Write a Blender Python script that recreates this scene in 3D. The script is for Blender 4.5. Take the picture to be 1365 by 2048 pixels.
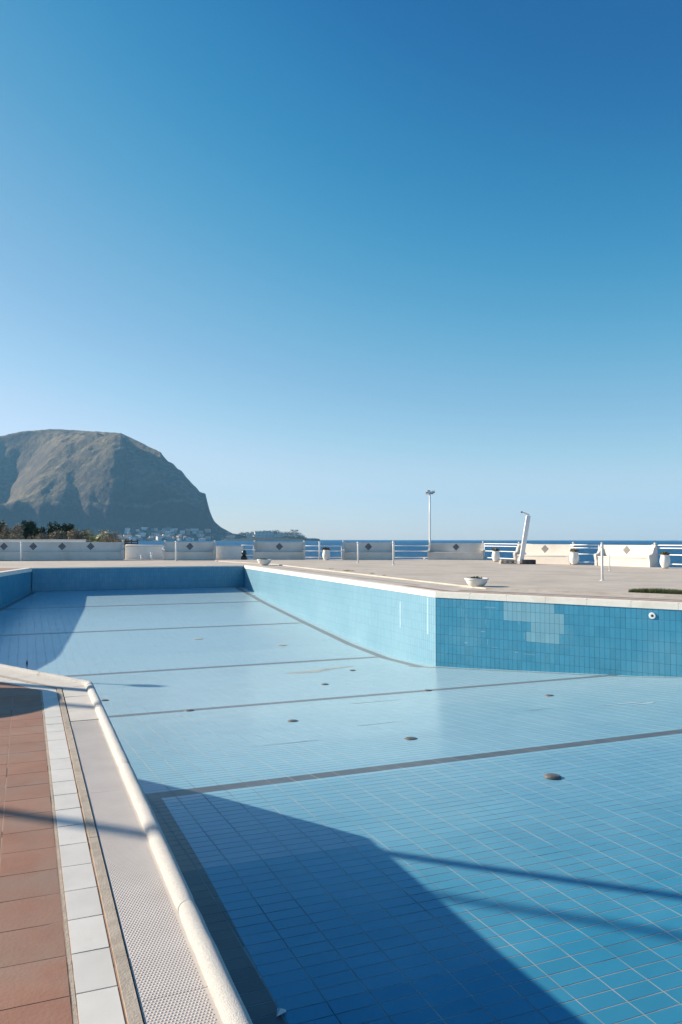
import bpy, bmesh, math, random
import numpy as np
from mathutils import Vector, Matrix, noise as mnoise
from mathutils.geometry import tessellate_polygon

for o in list(bpy.data.objects):
    bpy.data.objects.remove(o)
S = bpy.context.scene
COL = S.collection
R = math.radians
random.seed(7)
RNG = np.random.default_rng(11)

# ------------------------------------------------------------------ camera
EYE = 1.43
YAW, PITCH, ROLL, FOC = R(22.3), math.atan(55.2 / 1540), R(0.09), 1540.0
fw = Vector((math.sin(YAW) * math.cos(PITCH), math.cos(YAW) * math.cos(PITCH), math.sin(PITCH)))
rt = Vector((math.cos(YAW), -math.sin(YAW), 0))
up = rt.cross(fw)
cam = bpy.data.cameras.new('camera')
camo = bpy.data.objects.new('camera', cam)
COL.objects.link(camo)
Mx = Matrix((rt, up, -fw)).transposed().to_4x4() @ Matrix.Rotation(ROLL, 4, 'Z')
Mx.translation = (0, 0, EYE)
camo.matrix_world = Mx
cam.sensor_fit = 'VERTICAL'
cam.sensor_height = 36
cam.lens = FOC / 2048 * 36
cam.clip_start = 0.05
cam.clip_end = 60000
S.camera = camo

# ------------------------------------------------------------------ sky, sun, exposure
SUN_EL, SUN_AZ = R(21.5), R(-47.4)          # azimuth from +Y towards +X
W = bpy.data.worlds.new('World')
S.world = W
W.use_nodes = True
nt = W.node_tree
nt.nodes.clear()
sky = nt.nodes.new('ShaderNodeTexSky')
sky.sky_type = 'NISHITA'
sky.sun_disc = False
sky.sun_elevation = SUN_EL
sky.sun_rotation = SUN_AZ
sky.altitude = 0
sky.air_density = 0.8
sky.dust_density = 0.3
sky.ozone_density = 3.0
bg = nt.nodes.new('ShaderNodeBackground')
bg.inputs['Strength'].default_value = 0.10
wo = nt.nodes.new('ShaderNodeOutputWorld')
# one colour grade for the whole dome: deeper blue where the sky is dark, as on the film
pre = nt.nodes.new('ShaderNodeVectorMath'); pre.operation = 'SCALE'; pre.inputs['Scale'].default_value = 0.1
cur = nt.nodes.new('ShaderNodeRGBCurve')
post = nt.nodes.new('ShaderNodeVectorMath'); post.operation = 'SCALE'; post.inputs['Scale'].default_value = 10.0
GRADE = [[(0, 0), (.060, .002), (.084, .013), (.11, .042), (.14, .088), (.18, .145), (.22, .20), (.31, .33), (.47, .46), (1, .85)],
         [(0, 0), (.114, .060), (.15, .112), (.19, .164), (.24, .215), (.30, .263), (.37, .328), (.45, .388), (.53, .44), (1, .77)],
         [(0, 0), (.226, .176), (.30, .25), (.36, .295), (.44, .344), (.51, .384), (.60, .44), (.72, .515), (1, .70)]]
for c, pts in enumerate(GRADE):
    cv = cur.mapping.curves[c]
    cv.points[0].location = pts[0]; cv.points[-1].location = pts[-1]
    for p in pts[1:-1]: cv.points.new(*p)
cur.mapping.use_clip = False
cur.mapping.update()
nt.links.new(sky.outputs[0], pre.inputs[0]); nt.links.new(pre.outputs[0], cur.inputs['Color'])
nt.links.new(cur.outputs[0], post.inputs[0]); nt.links.new(post.outputs[0], bg.inputs[0])
nt.links.new(bg.outputs[0], wo.inputs[0])

sl = bpy.data.lights.new('sun', 'SUN')
sl.energy = 5.0
sl.angle = R(0.53)
sl.color = (1.0, 0.86, 0.67)
so = bpy.data.objects.new('sun', sl)
COL.objects.link(so)
sdir = Vector((math.sin(SUN_AZ) * math.cos(SUN_EL), math.cos(SUN_AZ) * math.cos(SUN_EL), math.sin(SUN_EL)))
so.rotation_euler = sdir.to_track_quat('Z', 'Y').to_euler()
so.location = (-30, 30, 30)

S.view_settings.view_transform = 'Standard'
S.view_settings.look = 'None'
S.view_settings.exposure = 0.95
S.view_settings.gamma = 1
S.view_settings.use_curve_mapping = False
S.render.engine = 'CYCLES'
S.cycles.max_bounces = 6
S.cycles.volume_bounces = 1
S.cycles.sample_clamp_indirect = 6

# ------------------------------------------------------------------ helpers
def tag(o, label=None, cat=None, group=None, kind=None):
    if label: o['label'] = label
    if cat: o['category'] = cat
    if group: o['group'] = group
    if kind: o['kind'] = kind
    return o

def empty(name, loc=(0, 0, 0), rz=0.0, label=None, cat=None, group=None, kind=None):
    o = bpy.data.objects.new(name, None)
    COL.objects.link(o)
    o.location = loc
    o.rotation_euler = (0, 0, rz)
    o.empty_display_size = 0.2
    return tag(o, label, cat, group, kind)

def link_mesh(name, verts, faces, mat, parent=None, smooth=False, tone=None):
    me = bpy.data.meshes.new(name)
    me.from_pydata([tuple(v) for v in verts], [], faces)
    if tone is not None:
        a = me.attributes.new('tone', 'FLOAT', 'FACE')
        a.data.foreach_set('value', np.asarray(tone, dtype=np.float32))
    me.materials.append(mat)
    if smooth:
        me.polygons.foreach_set('use_smooth', [True] * len(me.polygons))
    me.update()
    o = bpy.data.objects.new(name, me)
    COL.objects.link(o)
    if parent is not None:
        o.parent = parent
    return o

def copy_tree(o, parent=None):
    c = o.copy()
    COL.objects.link(c)
    if parent is not None:
        c.parent = parent
    for ch in list(o.children):
        copy_tree(ch, c)
    return c

class MB:
    def __init__(s):
        s.v, s.f, s.t = [], [], []
    def add(s, v, f, tone=0.5):
        n = len(s.v)
        s.v += [tuple(p) for p in v]
        s.f += [tuple(i + n for i in q) for q in f]
        s.t += [tone] * len(f)
        return s
    def box(s, c, d, rz=0.0, tone=0.5, M=None, bev=0.0):
        bm = bmesh.new()
        bmesh.ops.create_cube(bm, size=1)
        bmesh.ops.scale(bm, vec=d, verts=bm.verts)
        if bev:
            bmesh.ops.bevel(bm, geom=bm.edges[:], offset=bev, segments=2, affect='EDGES', profile=0.6)
        T = Matrix.Translation(c) @ (M if M is not None else Matrix.Rotation(rz, 4, 'Z'))
        bm.verts.ensure_lookup_table()
        v = [T @ p.co for p in bm.verts]
        f = [[q.index for q in g.verts] for g in bm.faces]
        bm.free()
        return s.add(v, f, tone)
    def prism(s, poly, z0, z1, tone=0.5, bottom=False):
        n = len(poly)
        v = [(x, y, z0) for x, y in poly] + [(x, y, z1) for x, y in poly]
        f = [tuple(range(n, 2 * n))] + [(i, (i + 1) % n, n + (i + 1) % n, n + i) for i in range(n)]
        if bottom: f.append(tuple(range(n - 1, -1, -1)))
        return s.add(v, f, tone)
    def tube(s, pts, r, n=10, cap=True):
        pts = [Vector(p) for p in pts]
        rs = r if isinstance(r, (list, tuple)) else [r] * len(pts)
        v, f = [], []
        ref = None
        for i, p in enumerate(pts):
            d = (pts[min(i + 1, len(pts) - 1)] - pts[max(i - 1, 0)]).normalized()
            a = d.cross(Vector((0, 0, 1)) if abs(d.z) < 0.9 else Vector((1, 0, 0))).normalized()
            if ref is not None and a.dot(ref) < 0: a = -a
            ref = a
            b = d.cross(a)
            for k in range(n):
                q = 2 * math.pi * k / n
                v.append(p + a * (rs[i] * math.cos(q)) + b * (rs[i] * math.sin(q)))
        for i in range(len(pts) - 1):
            for k in range(n):
                f.append((i * n + k, i * n + (k + 1) % n, (i + 1) * n + (k + 1) % n, (i + 1) * n + k))
        if cap:
            f.append(tuple(range(n - 1, -1, -1)))
            m = (len(pts) - 1) * n
            f.append(tuple(range(m, m + n)))
        return s.add(v, f)
    def lathe(s, prof, c=(0, 0, 0), n=24, M=None):
        v, f = [], []
        for r, z in prof:
            for k in range(n):
                q = 2 * math.pi * k / n
                v.append(Vector((r * math.cos(q), r * math.sin(q), z)))
        for i in range(len(prof) - 1):
            for k in range(n):
                f.append((i * n + k, i * n + (k + 1) % n, (i + 1) * n + (k + 1) % n, (i + 1) * n + k))
        f.append(tuple(range(n - 1, -1, -1)))
        m = (len(prof) - 1) * n
        f.append(tuple(range(m, m + n)))
        T = Matrix.Translation(c) @ (M if M is not None else Matrix())
        return s.add([T @ p for p in v], f)
    def build(s, name, mat, parent=None, smooth=False):
        return link_mesh(name, s.v, s.f, mat, parent, smooth, s.t)

def shade_auto(o, ang=40):
    me = o.data
    me.polygons.foreach_set('use_smooth', [True] * len(me.polygons))
    bm = bmesh.new(); bm.from_mesh(me)
    for e in bm.edges:
        if len(e.link_faces) == 2 and e.calc_face_angle(0) > R(ang): e.smooth = False
    bm.to_mesh(me); bm.free()
    return o

# ------------------------------------------------------------------ materials
def mat(name, c0, c1=None, scale=3.0, rough=0.6, bump=0.0, bscale=60.0, detail=6, spec=0.5, tone=0.0, c2=None, s2=0.4, f2=(0.5, 0.75), dist=0.002, rv=0.0, film=None):
    m = bpy.data.materials.new(name)
    m.use_nodes = True
    t = m.node_tree
    P = t.nodes['Principled BSDF']
    P.inputs['Roughness'].default_value = rough
    P.inputs['Specular IOR Level'].default_value = spec
    N, L = t.nodes.new, t.links.new
    geo = N('ShaderNodeNewGeometry')
    def noise(sc, d=detail, r=0.55):
        n = N('ShaderNodeTexNoise')
        n.inputs['Scale'].default_value = sc
        n.inputs['Detail'].default_value = d
        n.inputs['Roughness'].default_value = r
        L(geo.outputs['Position'], n.inputs['Vector'])
        return n.outputs['Fac']
    def ramp(src, a, b):
        r_ = N('ShaderNodeMapRange')
        r_.inputs['From Min'].default_value = a
        r_.inputs['From Max'].default_value = b
        L(src, r_.inputs['Value'])
        return r_.outputs['Result']
    def mix(f, a, b, mode='MIX'):
        x = N('ShaderNodeMix'); x.data_type = 'RGBA'; x.blend_type = mode
        if hasattr(f, 'node'): L(f, x.inputs[0])
        else: x.inputs[0].default_value = f
        for k, q in ((6, a), (7, b)):
            if hasattr(q, 'node'): L(q, x.inputs[k])
            else: x.inputs[k].default_value = (*q, 1)
        return x.outputs[2]
    c1 = c1 or c0
    fac = ramp(noise(scale), 0.35, 0.65)
    col = mix(fac, c0, c1)
    if c2 is not None:
        col = mix(ramp(noise(s2), f2[0], f2[1]), col, c2)
    if tone:
        at = N('ShaderNodeAttribute'); at.attribute_name = 'tone'
        mr = N('ShaderNodeMapRange')
        mr.inputs['To Min'].default_value = 1 - tone
        mr.inputs['To Max'].default_value = 1 + tone
        L(at.outputs['Fac'], mr.inputs['Value'])
        vm = N('ShaderNodeVectorMath'); vm.operation = 'SCALE'
        L(col, vm.inputs[0]); L(mr.outputs[0], vm.inputs['Scale'])
        col = vm.outputs[0]
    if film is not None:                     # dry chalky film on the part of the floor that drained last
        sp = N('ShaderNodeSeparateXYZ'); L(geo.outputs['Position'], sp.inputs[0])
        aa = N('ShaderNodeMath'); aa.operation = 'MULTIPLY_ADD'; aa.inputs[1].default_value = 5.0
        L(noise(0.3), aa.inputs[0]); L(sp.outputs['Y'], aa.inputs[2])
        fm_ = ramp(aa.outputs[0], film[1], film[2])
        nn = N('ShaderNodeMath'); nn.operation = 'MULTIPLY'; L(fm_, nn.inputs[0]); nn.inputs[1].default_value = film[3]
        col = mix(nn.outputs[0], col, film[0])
    L(col, P.inputs['Base Color'])
    if rv:
        mr = N('ShaderNodeMapRange')
        mr.inputs['To Min'].default_value = rough - rv
        mr.inputs['To Max'].default_value = rough + rv
        L(noise(1.7), mr.inputs['Value'])
        L(mr.outputs[0], P.inputs['Roughness'])
    if bump:
        b = N('ShaderNodeBump')
        b.inputs['Strength'].default_value = bump
        b.inputs['Distance'].default_value = dist
        L(noise(bscale, 4, 0.6), b.inputs['Height'])
        L(b.outputs[0], P.inputs['Normal'])
    m['mix'] = 1
    return m

M = {}
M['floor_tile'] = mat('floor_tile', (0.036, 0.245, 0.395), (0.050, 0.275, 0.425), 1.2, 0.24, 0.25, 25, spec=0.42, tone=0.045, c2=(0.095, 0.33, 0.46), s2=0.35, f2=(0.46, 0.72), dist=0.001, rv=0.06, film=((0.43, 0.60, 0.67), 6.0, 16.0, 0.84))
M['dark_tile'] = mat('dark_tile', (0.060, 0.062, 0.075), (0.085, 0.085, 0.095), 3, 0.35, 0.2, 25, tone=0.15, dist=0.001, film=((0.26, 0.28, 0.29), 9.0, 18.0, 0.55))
M['grout'] = mat('grout', (0.44, 0.43, 0.40), (0.27, 0.29, 0.29), 1.6, 0.85, 0.3, 90, c2=(0.07, 0.12, 0.16), s2=0.8, f2=(0.52, 0.66))
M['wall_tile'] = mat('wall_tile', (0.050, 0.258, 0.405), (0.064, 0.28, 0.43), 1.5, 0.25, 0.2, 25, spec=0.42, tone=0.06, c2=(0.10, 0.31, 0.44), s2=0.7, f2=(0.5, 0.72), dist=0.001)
M['pale_wall_tile'] = mat('pale_wall_tile', (0.165, 0.335, 0.445), (0.195, 0.37, 0.48), 0.5, 0.3, 0.2, 25, tone=0.035, dist=0.001)  # same wall tile, paled: strong sun on the long wall put into its colour
M['faint_strip'] = mat('faint_strip', (0.29, 0.45, 0.54), (0.36, 0.51, 0.59), 4, 0.6)
M['patch_tile'] = mat('patch_tile', (0.165, 0.375, 0.485), (0.195, 0.40, 0.505), 2, 0.28, 0.2, 25, tone=0.06, dist=0.001)
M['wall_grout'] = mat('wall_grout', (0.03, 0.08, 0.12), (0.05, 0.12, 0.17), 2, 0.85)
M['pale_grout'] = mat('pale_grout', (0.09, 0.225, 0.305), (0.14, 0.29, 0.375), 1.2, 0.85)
M['coping'] = mat('coping', (0.76, 0.71, 0.64), (0.82, 0.77, 0.70), 6, 0.85, 0.5, 160, c2=(0.66, 0.60, 0.52), s2=1.2, f2=(0.55, 0.8), dist=0.004)
M['tube'] = mat('tube', (0.56, 0.55, 0.53), (0.68, 0.67, 0.645), 130, 0.95, 1.0, 240, spec=0.2, c2=(0.53, 0.50, 0.45), s2=2.5, f2=(0.54, 0.8), dist=0.008)
M['grate'] = mat('grate', (0.55, 0.50, 0.46), (0.61, 0.56, 0.52), 4, 0.7, 0.1, 100, spec=0.3, c2=(0.50, 0.43, 0.37), s2=3.0, f2=(0.58, 0.8))
M['slab'] = mat('slab', (0.56, 0.53, 0.49), (0.63, 0.60, 0.55), 5, 0.8, 0.35, 120, spec=0.3, c2=(0.47, 0.43, 0.38), s2=2, f2=(0.6, 0.8))
M['curb'] = mat('curb', (0.36, 0.31, 0.25), (0.47, 0.41, 0.34), 14, 0.9, 0.7, 130, c2=(0.24, 0.19, 0.15), s2=7, f2=(0.58, 0.75), dist=0.004)
M['white_tile'] = mat('white_tile', (0.62, 0.60, 0.56), (0.68, 0.66, 0.62), 5, 0.55, 0.1, 60, spec=0.35, tone=0.05, c2=(0.53, 0.51, 0.47), s2=4, f2=(0.58, 0.8))
M['brown_tile'] = mat('brown_tile', (0.275, 0.130, 0.084), (0.325, 0.170, 0.116), 4, 0.66, 0.5, 70, spec=0.4, tone=0.065, c2=(0.285, 0.19, 0.145), s2=2.2, f2=(0.42, 0.68), rv=0.1)
M['deck_grout'] = mat('deck_grout', (0.40, 0.27, 0.20), (0.30, 0.19, 0.14), 2.0, 0.9, 0.4, 100, c2=(0.13, 0.08, 0.06), s2=3, f2=(0.55, 0.62))
M['white_grout'] = mat('white_grout', (0.16, 0.14, 0.13), (0.30, 0.27, 0.24), 9, 0.9, 0.4, 100)
M['dark_gap'] = mat('dark_gap', (0.13, 0.09, 0.065), (0.20, 0.14, 0.10), 10, 0.95)
M['terrace'] = mat('terrace', (0.49, 0.44, 0.385), (0.56, 0.505, 0.445), 2.2, 0.9, 0.5, 40, spec=0.3, c2=(0.43, 0.385, 0.335), s2=0.45, f2=(0.45, 0.68), dist=0.004)
M['paving'] = mat('paving', (0.46, 0.42, 0.37), (0.54, 0.50, 0.45), 4, 0.9, 0.5, 60, c2=(0.38, 0.33, 0.28), s2=0.8, f2=(0.5, 0.75), dist=0.004)
M['red_band'] = mat('red_band', (0.27, 0.165, 0.135), (0.35, 0.24, 0.20), 3, 0.8, 0.3, 60)
M['white_paint'] = mat('white_paint', (0.74, 0.73, 0.70), (0.80, 0.79, 0.76), 2, 0.6, 0.2, 60, c2=(0.64, 0.62, 0.58), s2=0.7, f2=(0.55, 0.8))
M['bench_white'] = mat('bench_white', (0.66, 0.62, 0.565), (0.72, 0.68, 0.625), 1.5, 0.8, 0.4, 40, spec=0.3, c2=(0.54, 0.495, 0.44), s2=0.6, f2=(0.5, 0.8), dist=0.004)
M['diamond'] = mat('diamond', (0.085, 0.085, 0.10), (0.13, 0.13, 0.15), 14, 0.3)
M['diamond_sunlit'] = mat('diamond_sunlit', (0.20, 0.19, 0.18), (0.28, 0.27, 0.26), 14, 0.3)  # sun reflection on the right benches' diamonds put into a lighter colour
M['white_metal'] = mat('white_metal', (0.78, 0.78, 0.78), (0.82, 0.82, 0.81), 4, 0.4, 0.05, 60)
M['grey_metal'] = mat('grey_metal', (0.20, 0.20, 0.20), (0.28, 0.27, 0.26), 6, 0.45, 0.1, 60)
M['dome'] = mat('dome', (0.105, 0.105, 0.105), (0.15, 0.148, 0.145), 12, 0.5, 0.4, 90, c2=(0.20, 0.185, 0.165), s2=8, f2=(0.6, 0.8))
M['dark'] = mat('dark', (0.03, 0.03, 0.03), (0.05, 0.05, 0.05), 5, 0.7)
M['stone'] = mat('stone', (0.055, 0.05, 0.05), (0.11, 0.10, 0.09), 6, 0.9, 0.8, 40, dist=0.01)
M['wood'] = mat('wood', (0.40, 0.33, 0.26), (0.50, 0.43, 0.35), 8, 0.85, 0.4, 60)
M['dark_wood'] = mat('dark_wood', (0.05, 0.04, 0.035), (0.09, 0.075, 0.065), 8, 0.85, 0.4, 60)
M['soil'] = mat('soil', (0.05, 0.035, 0.025), (0.09, 0.065, 0.045), 20, 0.95)
M['terracotta'] = mat('terracotta', (0.30, 0.14, 0.08), (0.36, 0.18, 0.11), 8, 0.85)
M['bag'] = mat('bag', (0.006, 0.022, 0.024), (0.010, 0.032, 0.032), 8, 0.35)
M['leaf_green'] = mat('leaf_green', (0.045, 0.075, 0.022), (0.085, 0.115, 0.035), 9, 0.6, tone=0.35)
M['leaf_dry'] = mat('leaf_dry', (0.105, 0.098, 0.042), (0.15, 0.13, 0.06), 9, 0.7, tone=0.30)
M['leaf_dark'] = mat('leaf_dark', (0.034, 0.058, 0.030), (0.052, 0.078, 0.040), 2, 0.8, spec=0.15, tone=0.25)
M['leaf_brown'] = mat('leaf_brown', (0.25, 0.205, 0.145), (0.34, 0.285, 0.205), 1.2, 0.9, spec=0.1, tone=0.16)
M['leaf_grey'] = mat('leaf_grey', (0.26, 0.225, 0.175), (0.34, 0.30, 0.235), 1.2, 0.9, spec=0.1, tone=0.16)
M['leaf_palm'] = mat('leaf_palm', (0.16, 0.19, 0.035), (0.24, 0.25, 0.06), 3, 0.55, tone=0.25)
M['bark'] = mat('bark', (0.10, 0.075, 0.055), (0.15, 0.12, 0.09), 6, 0.9)
M['turf'] = mat('turf', (0.040, 0.070, 0.016), (0.075, 0.105, 0.022), 2.5, 0.7, tone=0.35, c2=(0.085, 0.075, 0.03), s2=1.3, f2=(0.5, 0.65))
M['shore'] = mat('shore', (0.16, 0.13, 0.09), (0.24, 0.20, 0.15), 0.3, 0.95)
M['floor_film'] = mat('floor_film', (0.33, 0.52, 0.60), (0.40, 0.58, 0.65), 6, 0.6)
M['stain'] = mat('stain', (0.42, 0.44, 0.39), (0.34, 0.38, 0.36), 6, 0.8)
M['house_white'] = mat('house_white', (0.78, 0.76, 0.72), (0.84, 0.82, 0.78), 0.1, 0.85)
M['house_cream'] = mat('house_cream', (0.64, 0.55, 0.43), (0.70, 0.61, 0.49), 0.1, 0.85)
M['house_pink'] = mat('house_pink', (0.54, 0.36, 0.27), (0.60, 0.42, 0.32), 0.1, 0.85)
M['house_grey'] = mat('house_grey', (0.33, 0.32, 0.31), (0.38, 0.37, 0.36), 0.1, 0.85)
M['roof_red'] = mat('roof_red', (0.25, 0.13, 0.09), (0.30, 0.17, 0.12), 0.3, 0.9)
M['window'] = mat('window', (0.05, 0.06, 0.075), (0.07, 0.08, 0.095), 1, 0.2)
M['far_wood'] = mat('far_wood', (0.030, 0.045, 0.026), (0.050, 0.065, 0.036), 0.06, 0.8, tone=0.3)

# ------------------------------------------------------------------ pool geometry
FY = [-8, 0, 2, 4, 5.9145, 7.77, 10, 14.2, 18, 21, 24, 28.6, 35.2, 41.5, 60]
FZ = [-1.28, -1.28, -1.18, -1.10, -1.082, -1.152, -1.34, -1.75, -2.0, -2.13, -2.1, -1.90, -1.58, -1.17, -1.1]
def fz(y):
    return float(np.interp(y, FY, FZ))
def fzx(x, y):
    # the little ridge before the first dark line flattens out to the right
    k = max(0.0, 1 - abs(y - 5.9145) / 1.8845) * min(1.0, max(0.0, (x - 1.4) / 1.7))
    return fz(y) - 0.026 * k
A0, P1, L2, L3, LV = (.64, -5.0), (.64, 8.0), (-5.2, 18.1), (-5.6, 20.5), (-2.8, 28.4)
FL, FR, RC, R3, R4, R5 = (.35, 41.4), (11.2, 41.4), (10.45, 18.65), (16.5, 8.9), (18., 3.), (14., -5.)
POOL = [A0, P1, L2, L3, LV, FL, FR, RC, R3, R4, R5]      # clockwise

def offs(pts, d):
    """polyline moved d to its left (outwards for the pool), mitred"""
    out = []
    n = len(pts)
    for i, p in enumerate(pts):
        p = Vector(p)
        ns = []
        if i > 0:
            e = (p - Vector(pts[i - 1])).normalized(); ns.append(Vector((-e.y, e.x)))
        if i < n - 1:
            e = (Vector(pts[i + 1]) - p).normalized(); ns.append(Vector((-e.y, e.x)))
        if len(ns) == 2:
            b = (ns[0] + ns[1]).normalized()
            out.append(tuple(p + b * (d / b.dot(ns[0]))))
        else:
            out.append(tuple(p + ns[0] * d))
    return out

def clip(poly, a, n):
    """keep the part of poly where (p-a).n >= 0"""
    res = []
    m = len(poly)
    for i in range(m):
        p, q = poly[i], poly[(i + 1) % m]
        dp = (p[0] - a[0]) * n[0] + (p[1] - a[1]) * n[1]
        dq = (q[0] - a[0]) * n[0] + (q[1] - a[1]) * n[1]
        if dp >= 0: res.append(p)
        if (dp >= 0) != (dq >= 0):
            t = dp / (dp - dq)
            res.append((p[0] + (q[0] - p[0]) * t, p[1] + (q[1] - p[1]) * t))
    return res

def inside(p, poly):
    c = False
    j = len(poly) - 1
    for i in range(len(poly)):
        xi, yi = poly[i]; xj, yj = poly[j]
        if (yi > p[1]) != (yj > p[1]) and p[0] < (xj - xi) * (p[1] - yi) / (yj - yi) + xi:
            c = not c
        j = i
    return c

CAMI = camo.matrix_world.inverted()
def pix(p):
    q = CAMI @ Vector(p)
    if q.z > -0.1: return None
    return (682.5 + FOC * q.x / -q.z, 1024 - FOC * q.y / -q.z)
def area_px(quad):
    ps = [pix(p) for p in quad]
    if any(p is None for p in ps): return 0
    cx = sum(p[0] for p in ps) / len(ps); cy = sum(p[1] for p in ps) / len(ps)
    if not (-5 < cx < 1370 and -5 < cy < 2053): return 0
    a = 0
    for i in range(len(ps)):
        a += ps[i][0] * ps[(i + 1) % len(ps)][1] - ps[(i + 1) % len(ps)][0] * ps[i][1]
    return abs(a) / 2

def tile_mesh(q, n, h):
    """q: four top corners, n: outward normal, h: thickness. top + sides"""
    q = [Vector(p) for p in q]
    b = [p - n * h for p in q]
    k = len(q)
    return q + b, [tuple(range(k))] + [(i, k + i, k + (i + 1) % k, (i + 1) % k) for i in range(k)]

def lay_tiles(parent, tiles, name, limit, h=0.0012):
    """tiles: (corners, normal, tone, material). The largest in view become parts, the rest one stuff part per material."""
    order = sorted(range(len(tiles)), key=lambda i: -area_px(tiles[i][0]))
    big = set(i for i in order[:limit] if area_px(tiles[i][0]) > 45)
    rest = {}
    for i, (q, n, tn, m) in enumerate(tiles):
        v, f = tile_mesh(q, n, h)
        if i in big:
            link_mesh(name, v, f, m, parent, False, [tn] * len(f))
        else:
            rest.setdefault(m.name, (MB(), m))[0].add(v, f, tn)
    for b, m in rest.values():
        tag(b.build(name + '_field', m, parent), kind='stuff')

# ---- floor
floor = empty('pool_floor', kind='structure')
TX, TY, J = 0.257, 0.1185, 0.0037
BANDY = [7.88, 14.40, 21.15, 28.9, 35.6]
def shear(y):
    return -0.030 * (min(max(y, 1.0), 9.5) - 4.4)
def xlong(y):           # foot of the long right wall
    return RC[0] + (y - RC[1]) * (FR[0] - RC[0]) / (FR[1] - RC[1])
def dist_seg(p, a, b):
    ax, ay = a; bx, by = b
    t = max(0, min(1, ((p[0]-ax)*(bx-ax)+(p[1]-ay)*(by-ay))/((bx-ax)**2+(by-ay)**2)))
    return math.hypot(p[0]-ax-t*(bx-ax), p[1]-ay-t*(by-ay))
BIG = [(x, y) for x, y in offs([R5] + POOL + [A0], 0.30)][1:-1]
tiles = []
cells = MB()
j0 = int(math.floor((-5.3 - 4.137) / TY))
rows = []
for j in range(j0, int((41.9 - 4.137) / TY)):
    rows.append((4.137 + j * TY, 4.137 + (j + 1) * TY))
band_rows = set()
for B in BANDY:
    k = min(range(len(rows)), key=lambda k: abs(rows[k][0] - B))
    band_rows.add(k)
for k, (ya, yb) in enumerate(rows):
    if k - 1 in band_rows: continue          # a band tile is two rows deep
    band = k in band_rows
    if band: yb = rows[k + 1][1]
    ym = (ya + yb) / 2
    for i in range(-34, 62):
        xa, xb = 3.352 + i * TX, 3.352 + (i + 1) * TX
        xm = (xa + xb) / 2 + shear(ym)
        if not inside((xm, ym), BIG): continue
        tone = RNG.random()
        m = M['floor_tile']
        cells.add([(x + shear(y), y, fzx(x + shear(y), y) - .0012) for x, y in ((xa, ya), (xb, ya), (xb, yb), (xa, yb))], [(0, 1, 2, 3)])
        if band and (ym < 18.4 or xm < xlong(ym) - 0.45): m = M['dark_tile']
        q = []
        edge = None
        X0, X1 = xa + J, xb - J
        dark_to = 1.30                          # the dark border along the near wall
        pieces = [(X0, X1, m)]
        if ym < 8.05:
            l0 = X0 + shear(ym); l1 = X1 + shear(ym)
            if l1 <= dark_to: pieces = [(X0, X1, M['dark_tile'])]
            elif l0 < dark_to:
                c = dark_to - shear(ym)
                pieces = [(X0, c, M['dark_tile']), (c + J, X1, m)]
        for p0, p1, mm in pieces:
            if p1 - p0 < 0.01: continue
            Ya, Yb = ya + J, yb - J
            jit = RNG.normal(0, 0.00025, 4)
            q = [Vector((x, y, fzx(x, y) + d_)) for (x, y), d_ in zip(((p0 + shear(Ya), Ya), (p1 + shear(Ya), Ya), (p1 + shear(Yb), Yb), (p0 + shear(Yb), Yb)), jit)]
            n = (q[1] - q[0]).cross(q[3] - q[0]).normalized()
            t = tone
            tiles.append((q, n, t, mm))
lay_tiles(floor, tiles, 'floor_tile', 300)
cells.build('floor_bed', M['grout'], floor)
def border(pts, d0, d1, name='border_tile'):
    """dark border tiles laid along a wall, d0..d1 inside its foot"""
    a_, b_ = offs(pts, -d0), offs(pts, -d1)
    for i in range(len(pts) - 1):
        p0, p1, q0, q1 = Vector(a_[i]), Vector(a_[i + 1]), Vector(b_[i]), Vector(b_[i + 1])
        n = max(1, int((p1 - p0).length / .25))
        mb = MB()
        for k in range(n):
            t0, t1 = k / n + .0035 / (p1 - p0).length, (k + 1) / n - .0035 / (p1 - p0).length
            q = [Vector((v.x, v.y, fzx(v.x, v.y) + .0035)) for v in (q0.lerp(q1, t0), q0.lerp(q1, t1), p0.lerp(p1, t1), p0.lerp(p1, t0))]
            if (q[1] - q[0]).cross(q[3] - q[0]).z < 0: q = q[::-1]
            vv, ff = tile_mesh(q, Vector((0, 0, 1)), .003)
            mb.add(vv, ff, float(RNG.random()))
        tag(mb.build(name, M['dark_tile'], floor), kind='stuff')
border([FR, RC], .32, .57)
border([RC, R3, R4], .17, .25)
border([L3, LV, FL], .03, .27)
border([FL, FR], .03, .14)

# sediment stains on the floor
def blotch(cx, cy, rx, ry, rot, seed):
    rr = random.Random(seed)
    pts = []
    for k in range(28):
        a = 2 * math.pi * k / 28
        r = 1 + 0.28 * math.sin(3 * a + seed) + rr.uniform(-.22, .22)
        x, y = rx * r * math.cos(a), ry * r * math.sin(a)
        pts.append((cx + x * math.cos(rot) - y * math.sin(rot), cy + x * math.sin(rot) + y * math.cos(rot)))
    return pts
for k, (cx, cy, rx, ry, rot) in enumerate([(7.0, 19.25, .55, .16, 0.1), (7.9, 19.6, .45, .10, 0.2), (10.05, 18.75, .34, .14, -1.0)]):
    mb = MB()
    pts = blotch(cx, cy, rx, ry, rot, k)
    mb.add([(x, y, fz(y) + .003) for x, y in pts], [tuple(range(len(pts)))])
    mb.build('sediment_stain', M['stain'], floor)

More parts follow.
